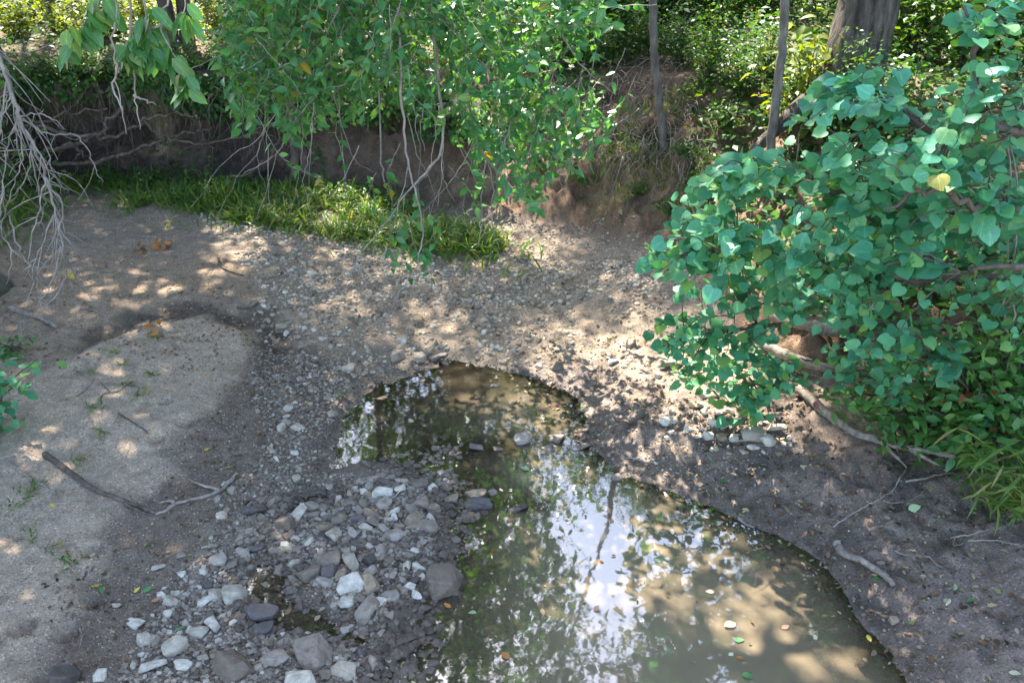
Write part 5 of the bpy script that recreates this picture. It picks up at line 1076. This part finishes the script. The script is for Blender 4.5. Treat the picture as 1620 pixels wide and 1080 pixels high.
# rooty stump
sp_ = on(470, 292); stump = empty('root_stump', tuple(sp_), 'slim stump with twin roots at the foot of bank behind hanging leaves', 'stump'); mb = MB()
for pix, r0, r1 in [([(466, 288), (467, 250), (460, 190), (458, 150)], .06, .05), ([(487, 290), (481, 250), (470, 200), (462, 160)], .055, .04), ([(470, 180), (490, 178), (520, 190)], .03, .015)]:
    P = spline([at(u, v, sp_[1] + .05) for u, v in pix], 6, .01); mb.tube(P, np.linspace(r0, r1, len(P)), 8, rough=.1)
part('stem', mb, M['root'], stump)
# hollow log on the right slope
P = spline([at(1165, 222, 10.1), at(1200, 208, 10.1), at(1240, 188, 10.2)], 6, .01); e = empty('fallen_log', tuple(P[0]), 'mossy dark log on the slope left of the massive trunk', 'log'); mb = MB(); mb.tube(P, np.linspace(.09, .12, len(P)), 10, rough=.08); part('stem', mb, M['bark'], e)
# fine rootlets that hang from the banks
mb = MB()
def rootlets(n, ulo, uhi, vlo, vhi, Y0, Y1, l0, l1, tint):
    for k in range(n):
        u = rng.uniform(ulo, uhi); v = rng.uniform(vlo, vhi); p = at(u, v, rng.uniform(Y0, Y1)); g_ = hz(p[0], p[1])
        if p[2] < g_ - .05: p[2] = g_ + .02
        L = rng.uniform(l0, l1); q = p + [rng.normal(0, .12), -rng.uniform(.02, .2), -L]
        mb.tube(spline([p, (p + q) / 2 + rng.normal(0, .05, 3), q], 3), np.linspace(.006, .002, 7), 3, cap=False)
rootlets(150, 0, 460, 130, 190, 10.6, 11.0, .2, .7, .5)
tag(link('rootlets', mb.mesh('rootlets', M['root'])), 'fine rootlets hanging down the dark cut bank', 'rootlets', None, 'stuff'); mb = MB()
for k in range(420):
    u = rng.uniform(900, 1120); v = rng.uniform(95, 260); p = on(u, v) + [0, -.03, .02]
    q = p + [rng.normal(0, .15), -rng.uniform(.05, .28), -rng.uniform(.1, .42)]; q[2] = max(q[2], hz(q[0], q[1]) - .02)
    mb.tube(spline([p, (p + q) / 2 + rng.normal(0, .05, 3) + [0, 0, .05], q], 3), np.linspace(.006, .002, 7), 3, cap=False)
tag(link('rootlets', mb.mesh('rootlets', M['stick'])), 'tangle of dry rootlets on the bare slope at centre right', 'rootlets', None, 'stuff')

# ------------------------------------------------------------------ fallen leaves
FL = {k: [leaf_mesh('fallen_leaf', t, M['fallen_' + k]) for t in (oval(.3, .2, .3), oval(-.2, .1, .26), oval(.15, -.15, .34))] for k in ('tan', 'pale', 'yellow', 'green', 'orange', 'brown', 'pink', 'palegreen')}
CW = dict(tan='tan', pale='whitish', yellow='yellow', green='green', orange='orange', brown='brown', pink='pinkish', palegreen='pale green')
def fallen(u, v, w, tone, label, group=None):
    p = on(u, v, True); wat = hz(p[0], p[1]) < 0; L = w * np.linalg.norm(p - [0, 0, CAM_H]) / F * 1.1
    o = link('fallen_leaf', FL[tone][int(rng.integers(0, 3))]); o.location = p + [0, 0, .004 if wat else .012]; o.scale = (L, L, L)
    o.rotation_euler = (rng.normal(0, .05 if wat else .3), rng.normal(0, .05 if wat else .3), rng.random() * 6.28); tag(o, label, 'leaf', group)
for u, v, w, t, lab in [(1163, 988, 20, 'pale', 'whitish leaf floating at the right side of the big pool'), (1160, 1013, 14, 'green', 'dark green leaf floating below the whitish one'), (1236, 997, 12, 'pink', 'pinkish leaf floating right of the dark green one'), (1288, 1007, 10, 'pale', 'small whitish leaf floating far right'), (1371, 1006, 12, 'yellow', 'yellow leaf floating near the right shore'), (1160, 1034, 15, 'pale', 'whitish leaf in the bright sunlit water'), (1176, 1043, 12, 'orange', 'orange leaf in the bright sunlit water'), (1172, 1070, 20, 'green', 'fresh green leaf floating at the bottom edge'), (1176, 907, 12, 'pink', 'pinkish leaf floating in mid pool at right'), (1223, 897, 16, 'brown', 'dark red brown leaf floating near the right shore'), (1130, 938, 13, 'pale', 'whitish leaf floating left of the green weed'), (1036, 885, 16, 'pale', 'greyish white leaf floating in mid pool'), (806, 1043, 15, 'orange', 'rusty orange leaf floating near the bottom centre'), (642, 1063, 16, 'yellow', 'yellow leaf floating at bottom left of the pool'), (713, 963, 12, 'orange', 'orange leaf floating below the grey block'), (754, 972, 13, 'palegreen', 'pale green leaf floating right of the orange one'), (648, 965, 16, 'palegreen', 'pale green leaf on the stones left of the grey block'), (857, 965, 13, 'tan', 'tan leaf floating in the centre of the pool'), (940, 970, 12, 'pink', 'pinkish leaf floating in the sky reflection'), (972, 944, 11, 'tan', 'tan leaf floating above the sky reflection'), (955, 891, 11, 'orange', 'orange leaf floating in the upper part of the pool'), (967, 823, 10, 'tan', 'tan leaf floating under the tree reflection'), (838, 745, 14, 'palegreen', 'pale green leaf beside the row of stones'), (917, 644, 11, 'green', 'green leaf floating in the upper pool at right'), (822, 661, 9, 'tan', 'small tan leaf floating in the upper pool'), (806, 570, 8, 'yellow', 'tiny yellow leaf at the far shore'),
                        (1127, 734, 20, 'palegreen', 'pale mint leaf on mud at the right shore'), (1265, 738, 12, 'pale', 'whitish leaf on dark mud near the root'), (1136, 765, 16, 'green', 'green leaf on mud below the mint leaf'), (1435, 811, 16, 'palegreen', 'pale green leaf on dark mud at right'), (1426, 857, 12, 'tan', 'tan leaf on mud left of the kinked twig'), (1380, 923, 15, 'green', 'bright green leaf on the shore by the driftwood stick'), (1509, 937, 14, 'palegreen', 'pale green leaf on mud at lower right'), (1541, 952, 12, 'green', 'green leaf on mud at lower right'), (1477, 827, 10, 'green', 'small green leaf on mud below the root'), (1495, 836, 10, 'yellow', 'small yellow leaf on mud below the grass tuft'), (1502, 949, 12, 'pale', 'whitish leaf on mud at lower right'), (1560, 967, 12, 'tan', 'tan leaf on the lit mud at right'), (1545, 974, 12, 'pink', 'pinkish leaf on the lit mud at right'), (1525, 1021, 12, 'orange', 'orange leaf on mud near the lower right corner'), (1594, 1065, 14, 'pale', 'whitish leaf on mud at the lower right corner'), (1612, 948, 14, 'brown', 'brown curled leaf at the right edge'), (1395, 943, 12, 'tan', 'tan leaf below the driftwood stick'), (356, 743, 12, 'yellow', 'yellow leaf near the upturned branch end'), (80, 799, 9, 'yellow', 'small yellow leaf on the thin straight stick'), (145, 932, 14, 'yellow', 'yellow leaf lying in a hoof print'), (161, 932, 12, 'green', 'green leaf beside the hoof print'), (226, 940, 13, 'green', 'green leaf on damp sand'), (212, 940, 10, 'yellow', 'small yellow leaf on damp sand'), (293, 995, 18, 'green', 'dark green leaf among the pale stones'), (305, 967, 14, 'palegreen', 'pale green leaf at the channel bank'), (240, 957, 16, 'pink', 'pinkish brown leaf on damp sand by the gravel'), (327, 717, 12, 'yellow', 'yellow leaf on gravel edge of the sandbar'), (118, 445, 22, 'yellow', 'yellow leaf on sand under the dead branch')]:
    fallen(u, v, w, t, lab)
for u, v, w, t, lab in [(243, 528, 22, 'orange', 'clump of dry orange leaves at the edge of the mud channel'), (256, 392, 24, 'orange', 'rusty clump of dry leaves on the far sand'), (214, 402, 20, 'brown', 'brown clump of dry leaves on the far sand at left')]:
    p = on(u, v); e = empty('leaf_clump', tuple(p), lab, 'leaves')
    for k in range(9):
        o = link('leaf', FL[t][k % 3], e, (rng.normal(0, .05), rng.normal(0, .04), .02 + .05 * rng.random())); s = rng.uniform(.06, .1); o.scale = (s, s, s); o.rotation_euler = (rng.normal(0, .7), rng.normal(0, .7), rng.random() * 6.28)
mb = MB()
for poly, n, z, l0, l1 in [([(985, 700), (1260, 640), (1640, 740), (1660, 1090), (1450, 1090), (1290, 870), (1150, 800)], 900, .25, .015, .05), ([(760, 570), (1050, 450), (1260, 600), (1260, 720), (950, 690)], 700, .15, .015, .05), ([(150, 545), (300, 490), (480, 520), (560, 600), (420, 720), (330, 820), (200, 1080), (100, 1080), (330, 640)], 1100, .12, .012, .04), ([(0, 400), (400, 420), (430, 520), (100, 600), (0, 600)], 700, .2, .015, .045), ([(350, 860), (640, 740), (640, 1000), (250, 1080)], 350, .1, .02, .05), ([(640, 660), (1200, 860), (1400, 1080), (640, 1080)], 60, 0.0, .012, .03), ([(100, 855), (180, 855), (180, 945), (20, 1010)], 80, .18, .02, .04)]:
    q = scatter(GP(poly, z), n); k = len(q); h_ = np.maximum(hzv(q[:, 0], q[:, 1]), 0)
    place_leaves(mb, OVAL[0], np.c_[q, h_ + .008], norm(np.c_[rng.normal(0, 1, (k, 2)), rng.normal(0, .2, k)]), norm(np.c_[rng.normal(0, .35, (k, 2)), np.ones(k)]), rng.uniform(l0, l1, k), rng.random(k))
tag(link('leaf_litter', mb.mesh('leaf_litter', M['litter'])), 'small dead leaves and bark scraps strewn over mud and sand', 'leaf litter', None, 'stuff')
